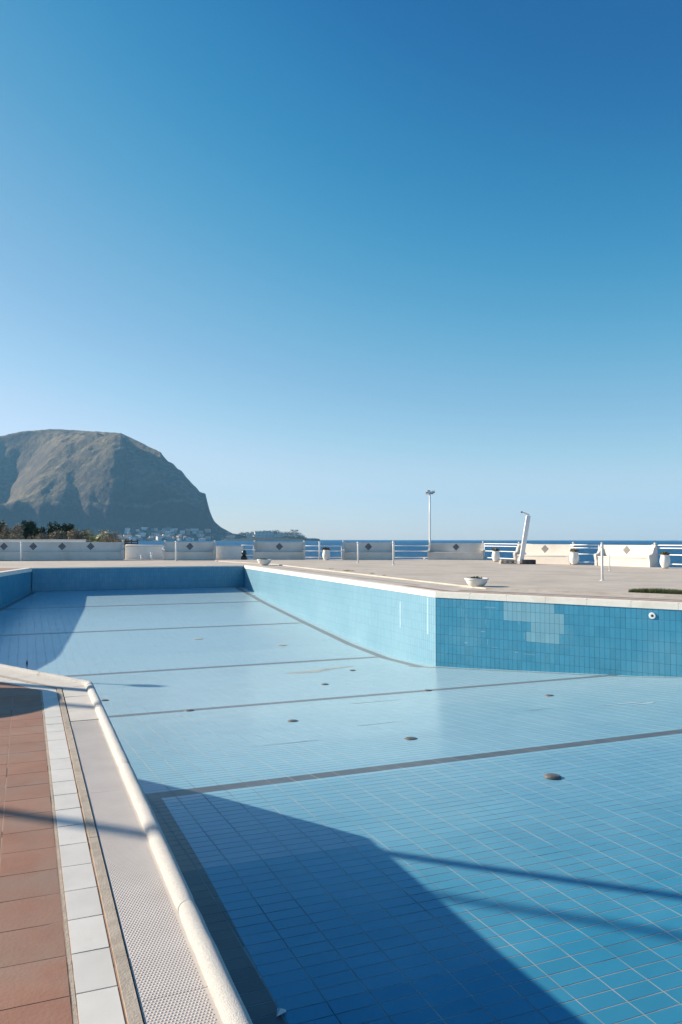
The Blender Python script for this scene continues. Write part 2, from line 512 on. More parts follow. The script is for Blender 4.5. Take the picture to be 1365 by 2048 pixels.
# ---- walls
WT, WH = 0.1235, 0.25
PATCH = {(0, c) for c in range(0, 11)} | {(1, c) for c in range(0, 13)} | {(2, c) for c in range(6, 13)} | {(3, c) for c in range(5, 12)}
PC0 = round((2.025 - 0.02) / WT)
def pool_wall(a, b, ztop, tilem, grout, limit, label, patch=False, bars=()):
    a, b = Vector(a), Vector(b)
    d = (b - a); Ln = d.length; d.normalize()
    n = Vector((d.y, -d.x))                       # into the pool (right of travel)
    root = empty('pool_wall', kind='structure', label=label)
    a0 = a - n * 0.022; b0 = b - n * 0.022        # the coping noses out over the wall
    mb = MB()
    N = max(2, int(Ln / 0.5))
    vs, fs = [], []
    for i in range(N + 1):
        p = a0 + (b0 - a0) * (i / N)
        zb = fz(p.y) - 0.15
        k = -n * 0.20
        vs += [(p.x, p.y, ztop + .02), (p.x, p.y, zb), (p.x + k.x, p.y + k.y, ztop + .02), (p.x + k.x, p.y + k.y, zb)]
    for i in range(N):
        o, q = 4 * i, 4 * i + 4
        fs += [(o, o + 1, q + 1, q), (o + 2, q + 2, q + 3, o + 3), (o, q, q + 2, o + 2)]
    fs += [(0, 2, 3, 1), (4 * N, 4 * N + 1, 4 * N + 3, 4 * N + 2)]
    mb.add(vs, fs)
    mb.build('wall_bed', grout, root)
    tl = []
    n3 = Vector((n.x, n.y, 0))
    j = 0.0028
    for c in range(int(Ln / WT) + 1):
        s0, s1 = c * WT + .02 + j, min(c * WT + WT + .02 - j, Ln)
        if s1 - s0 < .02: continue
        pm = a0 + d * ((s0 + s1) / 2)
        low = fz(pm.y)
        for r in range(12):
            z1 = ztop - r * WH - j; z0 = ztop - (r + 1) * WH + j
            if z1 < low: break
            z0 = max(z0, low - .02)
            m = tilem
            if patch and (r, c - PC0) in PATCH: m = M['patch_tile']
            for bs, br0, br1 in bars:
                if bs == c and br0 <= r <= br1: m = M['slab']
            u0 = a0 + d * s0; u1 = a0 + d * s1
            h = 0.0015 + abs(RNG.normal(0, 0.0004))
            q = [Vector((u0.x, u0.y, z0)) + n3 * h, Vector((u1.x, u1.y, z0)) + n3 * h,
                 Vector((u1.x, u1.y, z1)) + n3 * h, Vector((u0.x, u0.y, z1)) + n3 * h]
            if (q[1] - q[0]).cross(q[3] - q[0]).dot(n3) < 0: q = q[::-1]
            tl.append((q, n3, RNG.random(), m))
    lay_tiles(root, tl, 'wall_tile', limit, 0.0015)
    return root
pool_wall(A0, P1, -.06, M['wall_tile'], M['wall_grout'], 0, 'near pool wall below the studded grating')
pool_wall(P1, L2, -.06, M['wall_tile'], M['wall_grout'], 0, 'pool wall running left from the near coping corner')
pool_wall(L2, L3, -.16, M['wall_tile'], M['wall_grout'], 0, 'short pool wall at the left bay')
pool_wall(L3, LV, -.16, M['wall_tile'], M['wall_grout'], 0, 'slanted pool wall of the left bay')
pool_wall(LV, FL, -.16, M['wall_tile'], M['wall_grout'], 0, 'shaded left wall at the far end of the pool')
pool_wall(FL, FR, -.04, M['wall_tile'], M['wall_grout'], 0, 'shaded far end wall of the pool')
# the long wall is laid from its corner so that the rows meet there
def flip(a, b): return b, a
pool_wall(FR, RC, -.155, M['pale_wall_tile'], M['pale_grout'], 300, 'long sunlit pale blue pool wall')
pool_wall(RC, R3, -.155, M['wall_tile'], M['wall_grout'], 300, 'angled blue tiled pool wall with a pale repaired patch', patch=True)
pool_wall(R3, R4, -.155, M['wall_tile'], M['wall_grout'], 0, 'pool wall at the right end')

def on_wall(a, b, s, z, out):
    a, b = Vector(a), Vector(b)
    d = (b - a).normalized(); n = Vector((d.y, -d.x))
    p = a + d * s + n * (out - 0.022)
    return Vector((p.x, p.y, z)), d, n

# whitish repair strips on the long wall and scratches on the angled one
def wall_strip(a, b, s, z0, z1, w, mt, name, rev=False):
    p, d, n = on_wall(a, b, s, (z0 + z1) / 2, 0.0035)
    mb = MB()
    D = Vector((d.x, d.y, 0)) * (w / 2)
    N3 = Vector((n.x, n.y, 0))
    q = [p - D + Vector((0, 0, (z0 - z1) / 2)), p + D + Vector((0, 0, (z0 - z1) / 2)), p + D + Vector((0, 0, (z1 - z0) / 2)), p - D + Vector((0, 0, (z1 - z0) / 2))]
    if (q[1] - q[0]).cross(q[3] - q[0]).dot(N3) < 0: q = q[::-1]
    v, f = tile_mesh(q, N3, 0.001)
    mb.add(v, f)
    return mb.build(name, mt)
long_root = [o for o in bpy.data.objects if o.get('label') == 'long sunlit pale blue pool wall'][0]
ang_root = [o for o in bpy.data.objects if o.get('label', '').startswith('angled blue')][0]
Llong = (Vector(FR) - Vector(RC)).length
for s, z0, z1 in ((2.33, -1.23, -.44), (0.495, -1.21, -.20)):
    wall_strip(FR, RC, Llong - s, z0, z1, .06, M['faint_strip'], 'repair_strip').parent = long_root
rs = random.Random(3)
for s, z0, z1, w in [(.78, -.62, -.36, .02), (.93, -.75, -.56, .018), (.90, -1.05, -.85, .012), (.93, -1.34, -1.30, .10), (1.62, -.62, -.33, .012), (1.62, -.35, -.33, .30), (1.50, -.80, -.66, .012),
                     (1.55, -1.32, -1.18, .015), (2.42, -.74, -.62, .014), (2.56, -1.1, -.94, .016), (2.35, -1.46, -1.44, .09), (1.75, -1.38, -1.37, .16), (2.7, -1.48, -1.47, .3), (1.30, -1.15, -1.05, .010), (1.42, -1.0, -.98, .12)]:
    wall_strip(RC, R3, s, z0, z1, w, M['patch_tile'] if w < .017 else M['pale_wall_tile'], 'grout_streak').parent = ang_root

# ---- floor inlets: grey domes
def inlet_mesh(name, loc):
    root = empty(name, loc)
    mb = MB(); mb.lathe([(.092, 0), (.094, .008), (.087, .011)], n=20)
    mb.build('rim', M['dome'], root, True)
    mb = MB(); mb.lathe([(.083, .011), (.078, .016), (.060, .022), (.032, .025), (.008, .026)], n=20)
    mb.build('cap', M['dome'], root, True)
    for a_ in range(4):
        MB().lathe([(.006, 0), (.006, .004)], c=(.066 * math.cos(a_ * 1.571 + .6), .066 * math.sin(a_ * 1.571 + .6), .0185), n=8).build('screw', M['curb'], root)
    return root
INL = [(1.578, 16.776, 'grey floor inlet half hidden behind the near coping corner'), (2.891, 14.493, 'grey floor inlet on the dark line nearest the coping corner'),
       (4.099, 12.052, 'grey floor inlet left of the pair in mid pool before the second dark line'), (6.464, 16.72, 'grey floor inlet just beyond the second dark line in mid pool'),
       (8.089, 18.902, 'grey floor inlet beside the tan sediment stain near the wall corner'), (4.93, 9.485, 'grey floor inlet beyond the nearest dark line at mid pool'),
       (7.967, 14.542, 'grey floor inlet on the second dark line near the wall corner'), (9.36, 12.262, 'grey floor inlet before the angled wall with the pale patch'),
       (5.304, 6.911, 'nearest grey floor inlet, on the blue tiles before the first dark line')]
first = None
for x, y, lb in INL:
    o = inlet_mesh('floor_inlet', (0, 0, 0)) if first is None else copy_tree(first)
    first = first or o
    o.location = (x, y, fz(y) - .005)
    tag(o, lb, 'floor inlet', 'grey dome inlets on the pool floor')
for x, y, lb in [(7.968, 24.579, 'flat pale drain cover on the far pool floor'), (5.566, 26.524, 'small flat drain cover farther left on the pool floor'), (10.697, 37.938, 'flat pale drain cover beside the side line at the far end')]:
    mb = MB(); mb.lathe([(.16, 0), (.16, .008), (.15, .01)], n=20)
    o = mb.build('drain_cover', M['stain']); o.location = (x, y, fz(y) - .004); tag(o, lb, 'drain cover', 'flat drain covers on the pool floor')

# ---- marks and litter on the floor
for k, (cx, cy, rx, ry, rot, m) in enumerate([(9.62, 10.55, .40, .035, -.05, 'floor_film'), (9.9, 10.35, .28, .05, .1, 'floor_film'), (8.05, 10.80, .32, .008, .02, 'dark_tile'), (6.2, 13.6, .5, .03, .0, 'floor_film'), (5.1, 11.0, .35, .03, .05, 'floor_film'), (3.4, 10.1, .45, .008, .0, 'dark_tile')]):
    pts = blotch(cx, cy, rx, ry, rot, 30 + k)
    MB().add([(x, y, fz(y) + .003) for x, y in pts], [tuple(range(len(pts)))]).build('lime_streak' if m == 'floor_film' else 'open_joint', M[m], floor)
bt = empty('bottle', (.107, 23.6, fz(23.6)), 0, 'small dark green bottle in the shade on the far left pool floor', 'bottle')
MB().lathe([(.036, 0), (.038, .01), (.038, .14), (.03, .18), (.014, .21)], n=14).build('bottle_body', M['bag'], bt, True)
MB().lathe([(.014, .21), (.014, .25), (.016, .252), (.016, .262)], n=12).build('neck', M['bag'], bt, True)
bt.scale = (.6, .6, .45)
ps = MB().add([(1.27, 3.985, fz(4) + .006), (1.325, 3.99, fz(4) + .016), (1.335, 4.025, fz(4) + .006), (1.29, 4.035, fz(4) + .022), (1.30, 4.005, fz(4) + .03)], [(0, 1, 4), (1, 2, 4), (2, 3, 4), (3, 0, 4)]).build('paper_scrap', M['white_paint'])
tag(ps, 'crumpled pale scrap at the edge of the dark border tiles', 'scrap')

# ---- white wall inlet
p, d, n = on_wall(RC, R3, 5.69, -.32, 0.002)
q = Vector((n.x, n.y, 0)).to_track_quat('Z', 'Y').to_matrix().to_4x4()
wi = empty('wall_inlet', p, 0, 'round white inlet fitting with a dark hole in the angled wall', 'wall inlet')
mb = MB(); mb.lathe([(.075, 0), (.075, .012), (.066, .022), (.034, .022), (.026, .012)], n=24, M=q)
shade_auto(mb.build('flange', M['white_metal'], wi))
mb = MB(); mb.lathe([(.030, .010), (.028, .026), (.010, .027)], n=16, M=q)
mb.build('nozzle', M['dark'], wi, True)

# ------------------------------------------------------------------ near deck
NEAR = [A0, P1, L2]
def band_poly(d0, d1, z, pts=NEAR):
    a, b = offs(pts, d0), offs(pts, d1)
    v = [(x, y, z) for x, y in a] + [(x, y, z) for x, y in b]
    k = len(pts)
    return v, [(i, i + 1, k + i + 1, k + i) for i in range(k - 1)]
deck = empty('deck', kind='structure')
mb = MB()
o_ = offs(NEAR, 0.30)
mb.add([(x, y, -.0036) for x, y in o_] + [(-40, -5, -.0036), (-40, 18.1, -.0036)], [(0, 1, 2, 4, 3)])
mb.build('deck_bed', M['deck_grout'], deck)
v, f = band_poly(.342, .472, -.0048)
MB().add(v, [q[::-1] for q in f]).build('white_bed', M['white_grout'], deck)
v, f = band_poly(.4725, .4835, -.0032)
MB().add(v, [q[::-1] for q in f]).build('edge_joint', M['curb'], deck)
# white edging tiles
PIT = 0.2535
def along_tiles(a, b, d0, d1, phase, pitch, name, m, z, h, parent, jj=.0035, mit_a=None, mit_b=None, rnd=0.0):
    a, b = Vector(a), Vector(b)
    L_ = (b - a).length
    d = (b - a).normalized(); n = Vector((-d.y, d.x))
    k0 = int(math.floor(-phase / pitch)) - 4
    for k in range(k0, int(L_ / pitch) + 6):
        s0, s1 = phase + k * pitch + jj, phase + (k + 1) * pitch - jj
        poly = [a + d * s0 + n * d0, a + d * s1 + n * d0, a + d * s1 + n * d1, a + d * s0 + n * d1]
        poly = [(p.x, p.y) for p in poly]
        if mit_a: poly = clip(poly, *mit_a)
        if mit_b and poly: poly = clip(poly, *mit_b)
        if len(poly) < 3 or s1 < 0: continue
        ar = abs(sum(poly[i][0] * poly[(i + 1) % len(poly)][1] - poly[(i + 1) % len(poly)][0] * poly[i][1] for i in range(len(poly)))) / 2
        if ar < 3e-4: continue
        q = [Vector((x, y, z + RNG.normal(0, rnd))) for x, y in poly]
        if (q[1] - q[0]).cross(q[2] - q[0]).z < 0: q = q[::-1]
        vv, ff = tile_mesh(q, Vector((0, 0, 1)), h)
        link_mesh(name, vv, ff, m, parent, False, [float(RNG.random())] * len(ff))
bis = (offs(NEAR, 1.0)[1][0] - P1[0], offs(NEAR, 1.0)[1][1] - P1[1])   # the mitre line at P1
bl = math.hypot(*bis); bis = (bis[0] / bl, bis[1] / bl)
nb = (bis[1], -bis[0])
if nb[1] > 0: nb = (-nb[0], -nb[1])                                 # points to the first run
PM = (P1[0], P1[1])
e1 = .0025
mit1 = ((PM[0] + nb[0] * e1, PM[1] + nb[1] * e1), nb)
mit2 = ((PM[0] - nb[0] * e1, PM[1] - nb[1] * e1), (-nb[0], -nb[1]))
along_tiles((.64, -1.2), P1, .345, .469, (2.86 + 1.2) % PIT, PIT, 'white_tile', M['white_tile'], -.001, .008, deck, mit_a=mit1, rnd=.0005)
Lb = Vector(P1) + (Vector(L2) - Vector(P1)).normalized() * 3.2
along_tiles(P1, tuple(Lb), .345, .469, .08, PIT, 'white_tile', M['white_tile'], -.001, .008, deck, mit_a=mit2, rnd=.0005)
# red-brown paving tiles, laid to the first run and cut along the second
BX = [.155, -.0815, -.3215, -.5615, -.80]
edge = offs(NEAR, .482)
ea, eb = Vector(edge[1]), Vector(edge[2])
ed = (eb - ea).normalized(); en = (-ed.y, ed.x)
for k in range(-14, 24):
    y0, y1 = 2.86 + k * PIT + .0023, 2.86 + (k + 1) * PIT - .0023
    for c in range(4):
        x1, x0 = BX[c] - .0035, BX[c + 1] + .0035
        poly = clip([(x0, y0), (x1, y0), (x1, y1), (x0, y1)], (ea.x, ea.y), en)
        if len(poly) < 3: continue
        q = [Vector((x, y, -.0028 + RNG.normal(0, .0003))) for x, y in poly]
        if (q[1] - q[0]).cross(q[2] - q[0]).z < 0: q = q[::-1]
        vv, ff = tile_mesh(q, Vector((0, 0, 1)), .007)
        link_mesh('paving_tile', vv, ff, M['brown_tile'], deck, False, [float(RNG.random())] * len(ff))
mb = MB()                                                          # paving farther left, out of the picture
poly = clip([(-6.5, -4.9), (-.806, -4.9), (-.806, 18), (-6.5, 18)], (ea.x, ea.y), en)
mb.add([(x, y, -.003) for x, y in poly], [tuple(range(len(poly)))])
mb.build('outer_paving', M['brown_tile'], deck)
# concrete curb strip beside the gutter, in lengths
cur = 0
a_, b_ = Vector((.64, -1.2)), Vector(P1)
dd = (b_ - a_).normalized()
along_tiles((.64, -1.2), P1, .296, .336, 0.55, 1.14, 'curb_strip', M['curb'], .004, .03, deck, jj=.002, mit_a=mit1, rnd=.0005)
along_tiles(P1, tuple(Lb), .296, .336, .5, 1.14, 'curb_strip', M['curb'], .001, .03, deck, jj=.002, mit_a=mit2, rnd=.0004)
v, f = band_poly(.02, .297, -.012)
MB().add(v, [q[::-1] for q in f]).build('gutter_bed', M['dark_gap'], deck)

# studded overflow grating
gr = empty('overflow_grating', label='studded white plastic grating along the near pool edge', cat='grating')
gx0, gx1 = .64 - .290, .64 - .0735
GY0, GY1 = -.6, 6.44
for k, (y0, y1) in enumerate([(-.6, 2.49), (2.494, 4.6), (4.604, 6.44)]):
    MB().prism([(gx0, y0), (gx1, y0), (gx1, y1), (gx0, y1)], -.011, -.002).build('grating_panel', M['grate'], gr)
sv, sf = [], []
py, px = .0135, .0115
nr = int((GY1 - 1.6) / py)
nc = int((gx1 - gx0 - .01) / px)
for j in range(nr):
    y = 1.6 + j * py
    for i in range(nc):
        x = gx0 + .008 + i * px + (px / 2 if j % 2 else 0)
        if x > gx1 - .006: continue
        b = len(sv)
        w, l, h = .0036, .0036, .0014
        sv += [(x - w, y - l, -.002), (x + w, y - l, -.002), (x + w, y + l, -.002), (x - w, y + l, -.002),
               (x - w * .5, y - l * .5, -.002 + h), (x + w * .5, y - l * .5, -.002 + h), (x + w * .5, y + l * .5, -.002 + h), (x - w * .5, y + l * .5, -.002 + h)]
        sf += [(b + 4, b + 5, b + 6, b + 7), (b, b + 1, b + 5, b + 4), (b + 1, b + 2, b + 6, b + 5), (b + 2, b + 3, b + 7, b + 6), (b + 3, b, b + 4, b + 7)]
tag(link_mesh('stud', sv, sf, M['grate'], gr), kind='stuff')
# plain cover slabs near the corner
along_tiles((.64, 6.447), P1, .0735, .286, 0.0, .50, 'cover_slab', M['slab'], .001, .02, deck, jj=.0035, mit_a=mit1, rnd=.001)
along_tiles(P1, L2, .0735, .286, 0.0, 1.6, 'cover_slab', M['slab'], .001, .02, deck, jj=.002, mit_a=mit2, rnd=.0006)

# rounded coping roll in lengths
cop = empty('pool_coping', kind='structure')
ctr = offs(NEAR, .0375)
def roll(a, b, name='coping_roll', r=.0385, cut_a=0.0, cut_b=0.0):
    a, b = Vector((*a, .0)), Vector((*b, .0))
    n = max(2, int((b - a).length / .08))
    pts = [a.lerp(b, i / n) + Vector((RNG.normal(0, .0006), RNG.normal(0, .0006), RNG.normal(0, .0006))) for i in range(n + 1)]
    rr = [r] * (n + 1)
    rr[0] = rr[-1] = r - .003
    mb = MB()
    mb.tube(pts, rr, 20)
    shade_auto(mb.build(name, M['tube'], cop), 60)
c0, c1, c2 = [Vector(p) for p in ctr]
seq = [-1.4, 1.05, 3.03, 5.02, 6.93, 7.86]
for a, b in zip(seq[:-1], seq[1:]):
    roll((c0.x, a + .0015), (c0.x, b - .0015))
d2 = (c2 - c1).normalized()
mb = MB()
mb.tube([(c1.x, 7.862, 0), (c1.x, c1.y - .055, 0), (c1.x - .006, c1.y - .01, 0), tuple((c1 + d2 * .05)) + (0,), tuple((c1 + d2 * .14)) + (0,)], [.0385, .0395, .041, .0395, .0385], 20)
shade_auto(mb.build('corner_roll', M['tube'], cop), 60)
seq = [.142, .85, 2.7, 4.6, 6.5, 8.4, 10.3]
for a, b in zip(seq[:-1], seq[1:]):
    roll(tuple(c1 + d2 * (a + .0015)), tuple(c1 + d2 * (b - .0015)))
mb = MB()                                                          # nosing below the roll down to the tiles
v0, v1 = offs(NEAR, .02), offs(NEAR, .070)
for i in range(2):
    mb.prism([v0[i], v0[i + 1], v1[i + 1], v1[i]], -.10, -.02)
mb.build('coping_base', M['slab'], cop)

# slab coping round the rest of the pool
def slab_coping(pts, zb, step, w=.34):
    inn, out = offs(pts, -.0), offs(pts, w)
    for i in range(len(pts) - 1):
        a, b, c, d = Vector(inn[i]), Vector(inn[i + 1]), Vector(out[i + 1]), Vector(out[i])
        n = max(1, round((b - a).length / step))
        for k in range(n):
            t0, t1 = k / n, (k + 1) / n
            g0 = .003 / (b - a).length
            q = [a.lerp(b, t0 + g0), a.lerp(b, t1 - g0), d.lerp(c, t1 - g0), d.lerp(c, t0 + g0)]
            bm = bmesh.new()
            vt = [bm.verts.new((p.x, p.y, 0)) for p in q]
            vb = [bm.verts.new((p.x, p.y, zb)) for p in q]
            bm.faces.new(vt); bm.faces.new(vb[::-1])
            for m in range(4): bm.faces.new((vt[m], vb[m], vb[(m + 1) % 4], vt[(m + 1) % 4]))
            bmesh.ops.recalc_face_normals(bm, faces=bm.faces)
            bmesh.ops.bevel(bm, geom=[e for e in bm.edges if e.verts[0].co.z == 0 and e.verts[1].co.z == 0], offset=.014, segments=2, affect='EDGES')
            vv = [v.co.copy() for v in bm.verts]; bm.verts.index_update()
            ff = [[x.index for x in g.verts] for g in bm.faces]
            bm.free()
            o = link_mesh('coping_stone', vv, ff, M['coping'], cop)
slab_coping([L2, L3, LV, FL], -.18, 2.0)
slab_coping([FL, FR], -.06, 2.0)
slab_coping([FR, RC, R3, R4, R5], -.155, 1.05)

# ------------------------------------------------------------------ terrace round the far side
terr = empty('terrace', kind='structure')
SEA_EDGE = [(-60, 68.5), (-3.4, 58.9), (6.5, 56.9), (12.6, 54.7), (18.6, 52.3), (24.3, 49.9), (26.6, 49.6), (30.2, 46.4), (30.3, 42.2), (29.9, 38.2), (31.0, 34.0), (31.6, 30.0), (33.0, 22.0), (36.0, -6.0)]
outer = [(-60, 18.2)] + SEA_EDGE + [(14.6, -6.0)]
RIM = [L2, L3, LV, FL, FR, RC, R3, R4, R5]
def sheet(name, ring_in, ring_out, z, m):
    loop = [Vector((x, y, z)) for x, y in ring_out] + [Vector((x, y, z)) for x, y in ring_in[::-1]]
    tri = tessellate_polygon([loop])
    return link_mesh(name, loop, [tuple(t) for t in tri], m, terr)
o1 = offs(RIM, .33)
o1[0] = (o1[0][0] , o1[0][1])
sh = sheet('concrete_screed', o1, outer, -.012, M['terrace'])
def strip(pts, d0, d1, z, m, name, z0=None):
    a, b = offs(pts, d0), offs(pts, d1)
    mb = MB()
    k = len(pts)
    v = [(x, y, z) for x, y in a] + [(x, y, z) for x, y in b]
    mb.add(v, [(k + i, k + i + 1, i + 1, i) for i in range(k - 1)])
    if z0 is not None:
        v = [(x, y, z) for x, y in a] + [(x, y, z0) for x, y in a]
        mb.add(v, [(i, i + 1, k + i + 1, k + i) for i in range(k - 1)])
        v = [(x, y, z) for x, y in b] + [(x, y, z0) for x, y in b]
        mb.add(v, [(i, k + i, k + i + 1, i + 1) for i in range(k - 1)])
    return mb.build(name, m, terr)
strip([FR, RC, R3, R4], .33, 1.95, -.008, M['paving'], 'pool_side_paving')
RS = (Vector(RC) + (Vector(FR) - Vector(RC)).normalized() * 3.0)
strip([tuple(RS), RC, R3, R4], .36, .66, -.004, M['red_band'], 'red_band')
strip([tuple(Vector(RC) + (Vector(R3) - Vector(RC)).normalized() * .2), R3, R4], .93, 1.16, -.004, M['red_band'], 'red_band')
strip([FR, tuple(RS)], .98, 1.04, -.004, M['dark_gap'], 'paving_joint')
strip([FR, RC, R3, R4], 1.95, 2.25, .035, M['paving'], 'raised_edge', -.012)
k_ = offs([FR, RC, R3, R4], 2.25)
# the concrete beyond the raised edge lies level with it
inner = [k_[3], k_[2], k_[1], k_[0], (k_[0][0] + .9, k_[0][1] + 2.5)]
loop = [Vector((x, y, .032)) for x, y in [k_[0], k_[1], k_[2], k_[3], (34.5, -3.0), (32.6, 22.0), (31.2, 30.0), (30.6, 34.0), (29.5, 38.2), (29.9, 42.2), (29.8, 46.1), (26.4, 49.2), (24.1, 49.5), (18.4, 51.9), (12.4, 54.3), (11.6, 50.0)]]
tri = tessellate_polygon([loop])
link_mesh('terrace_platform', loop, [tuple(t) for t in tri], M['terrace'], terr)
mb = MB()
for a, b in zip([loop[-1]], [loop[0]]):
    mb.add([a, b, (b.x, b.y, -.012), (a.x, a.y, -.012)], [(0, 1, 2, 3)])
mb.build('platform_riser', M['terrace'], terr)
strip([LV, FL], .34, 2.2, -.005, M['red_band'], 'red_band')
strip([FL, FR], .34, .62, -.005, M['red_band'], 'red_band')
# a hairline joint in the concrete
MB().add([(20.2, 22.3, .0345), (33.0, 15.2, .0345), (33.02, 15.24, .0345), (20.22, 22.34, .0345)], [(0, 1, 2, 3)]).build('screed_joint', M['curb'], terr)
# sea wall under the terrace edge
mb = MB()
for (x0, y0), (x1, y1) in zip(SEA_EDGE[:-1], SEA_EDGE[1:]):
    mb.add([(x0, y0, -.012), (x1, y1, -.012), (x1, y1, -3.6), (x0, y0, -3.6)], [(0, 1, 2, 3)])
mb.build('sea_wall_face', M['terrace'], terr)

# ------------------------------------------------------------------ benches
ZP = .032
def bench(loc, ang, L_, hs, label, nd=1, z=0.0, ends=(1, 1), dm='diamond'):
    root = empty('sea_bench', (loc[0], loc[1], z), ang, label, 'bench', 'white masonry benches along the sea edge')
    m = M['bench_white']
    H, D = 1.10 * hs, .62
    sh_, x0 = .50 * hs, L_ / 2
    mb = MB()
    mb.add([(-x0, .05, 0), (x0, .05, 0), (x0, .02, sh_ - .07), (-x0, .02, sh_ - .07), (-x0, .45, 0), (x0, .45, 0), (x0, .45, sh_ - .07), (-x0, .45, sh_ - .07)],
           [(0, 1, 2, 3), (4, 7, 6, 5), (0, 3, 7, 4), (1, 5, 6, 2)])
    mb.box((0, .225, sh_ - .035), (2 * x0, .47, .07), bev=.018)
    shade_auto(mb.build('seat', m, root))
    mb = MB()
    mb.add([(-x0, .44, sh_ - .1), (x0, .44, sh_ - .1), (x0, .50, H), (-x0, .50, H), (-x0, .66, 0), (x0, .66, 0), (x0, .62, H), (-x0, .62, H)],
           [(0, 1, 2, 3), (4, 7, 6, 5), (3, 2, 6, 7), (0, 3, 7, 4), (1, 5, 6, 2)])
    mb.build('backrest', m, root)
    prof = [(.0, 0), (.0, sh_ * .55), (-.05, sh_ * .9), (-.07, sh_ * 1.08), (-.03, sh_ * 1.22), (.06, sh_ * 1.25), (.14, sh_ * 1.27), (.22, sh_ * 1.36), (.29, sh_ * 1.55), (.33, sh_ * 1.78), (.37, sh_ * 1.92), (.44, sh_ * 1.98), (.50, H + .02), (.66, H + .02), (.70, 0)]
    for sx, on in ((-1, ends[0]), (1, ends[1])):
        if not on: continue
        t = .07
        xa = sx * x0
        k = len(prof)
        v = [(xa - t, y, zz) for y, zz in prof] + [(xa + t, y, zz) for y, zz in prof]
        f = [tuple(range(k)), tuple(range(2 * k - 1, k - 1, -1))] + [(i, k + i, k + (i + 1) % k, (i + 1) % k) for i in range(k)]
        mb = MB(); mb.add(v, f)
        o = mb.build('armrest', m, root)
        bm = bmesh.new(); bm.from_mesh(o.data); bmesh.ops.recalc_face_normals(bm, faces=bm.faces); bm.to_mesh(o.data); bm.free()
        shade_auto(o, 50)
        mb = MB(); mb.lathe([(.045, H + .015), (.045, H + .05), (.07, H + .07), (.075, H + .10), (.05, H + .13), (.01, H + .14)], c=(xa, .57, 0), n=12)
        mb.build('finial', m, root, True)
    for k in range(nd):
        cx = (k - (nd - 1) / 2) * 1.87
        zc = (sh_ + H) / 2 + .04
        r = .235 * hs
        th = math.atan2(.06, H - sh_ + .1)
        yf = .44 + (zc - sh_ + .1) * math.tan(th)
        mb = MB()
        N_ = 4
        cell = r * math.sqrt(2) / N_
        for a in range(N_):
            for b in range(N_):
                u, w = (a - (N_ - 1) / 2) * cell, (b - (N_ - 1) / 2) * cell
                cxx, czz = (u - w) / math.sqrt(2), (u + w) / math.sqrt(2)
                hh = cell / math.sqrt(2) * .93
                q = [(cx + cxx + e[0] * hh, yf - .008 + (czz + e[1] * hh) * math.tan(th), zc + czz + e[1] * hh) for e in ((0, -1), (1, 0), (0, 1), (-1, 0))]
                vv, ff = tile_mesh(q, Vector((0, -1, th)).normalized(), .008)
                mb.add(vv, ff)
        mb.build('tile_diamond', M[dm], root)
    return root
def ang_of(dx, dy): return math.atan2(dy, dx)
G_ = 'bench'
bench((1.35, 55.75), ang_of(.98, -.195), 9.9, 1.12, 'long shaded white bench with four dark diamonds, leftmost in the row', 4)
bench((10.5, 53.35), ang_of(.94, -.34), 3.45, 1.12, 'white bench with a thin pole before it, beneath the town', 1)
bench((16.3, 51.1), ang_of(.925, -.38), 3.45, 1.12, 'shaded white bench beneath the hotel headland, beside the dark sack', 1)
bench((22.05, 48.7), ang_of(.925, -.38), 3.5, 1.12, 'white bench with two thin poles standing before its seat', 1)
bench((27.75, 46.7), ang_of(.77, -.64), 3.75, 1.06, 'half sunlit white bench at the foot of the floodlight mast', 1, ZP)
bench((27.95, 37.3), ang_of(.42, -.907), 3.5, 1.04, 'sunlit white bench just right of the leaning shower column', 1, ZP, dm='diamond_sunlit')
bench((29.5, 32.45), ang_of(.20, -.98), 3.3, 1.03, 'sunlit white bench at the right, behind two thin white poles', 1, ZP, dm='diamond_sunlit')

# low walls between and behind the left benches
def low_wall(a, b, h, th, label, z=0.0):
    a, b = Vector(a), Vector(b)
    root = empty('low_wall', ((a.x + b.x) / 2, (a.y + b.y) / 2, z), math.atan2(b.y - a.y, b.x - a.x), label, 'wall')
    L_ = (b - a).length
    MB().box((0, 0, h / 2 - .03), (L_, th, h - .06), bev=.01).build('wall_body', M['white_paint'], root)
    MB().box((0, 0, h - .028), (L_ + .04, th + .05, .05), bev=.012).build('wall_cap', M['bench_white'], root)
    return root
low_wall((-26, 65.0), (4.1, 59.0), 1.42, .25, 'white wall showing just above the long bench at the left')
low_wall((6.55, 56.1), (9.0, 55.3), .98, .18, 'low white wall filling the gap beside the dark slatted fence')
low_wall((12.25, 53.9), (14.3, 53.15), .98, .18, 'low white wall filling the gap beside the dark sack')

# railings
def railing(pts, hs, label, z=0.0, posts=None, r=.028):
    root = empty('railing', (pts[0][0], pts[0][1], z), 0, label, 'railing', 'white tubular railings along the sea edge')
    o = Vector((pts[0][0], pts[0][1]))
    P = [Vector(p) - o for p in pts]
    for h in hs:
        MB().tube([(p.x, p.y, h) for p in P], r, 8).build('rail', M['white_metal'], root, True)
    for p in P if posts is None else [P[i] for i in posts]:
        MB().tube([(p.x, p.y, -.03), (p.x, p.y, max(hs))], r * 1.05, 8).build('post', M['white_metal'], root, True)
    return root
railing([(6.6, 56.3), (9.1, 55.5)], (.30, .72, 1.02), 'white railing over the low wall left of the bench below the town')
railing([(14.2, 53.2), (15.0, 52.9)], (.30, .72, 1.02), 'short white railing above the dark sack')
railing([(18.3, 51.6), (19.5, 51.1), (20.8, 50.6)], (.17, .62, .98), 'white railing behind the urn under the headland tip', posts=[0, 2])
railing([(24.0, 49.2), (25.3, 48.9), (26.7, 48.5)], (.17, .62, 1.0), 'white railing between the bench with two poles and the floodlight mast', posts=[0, 2])
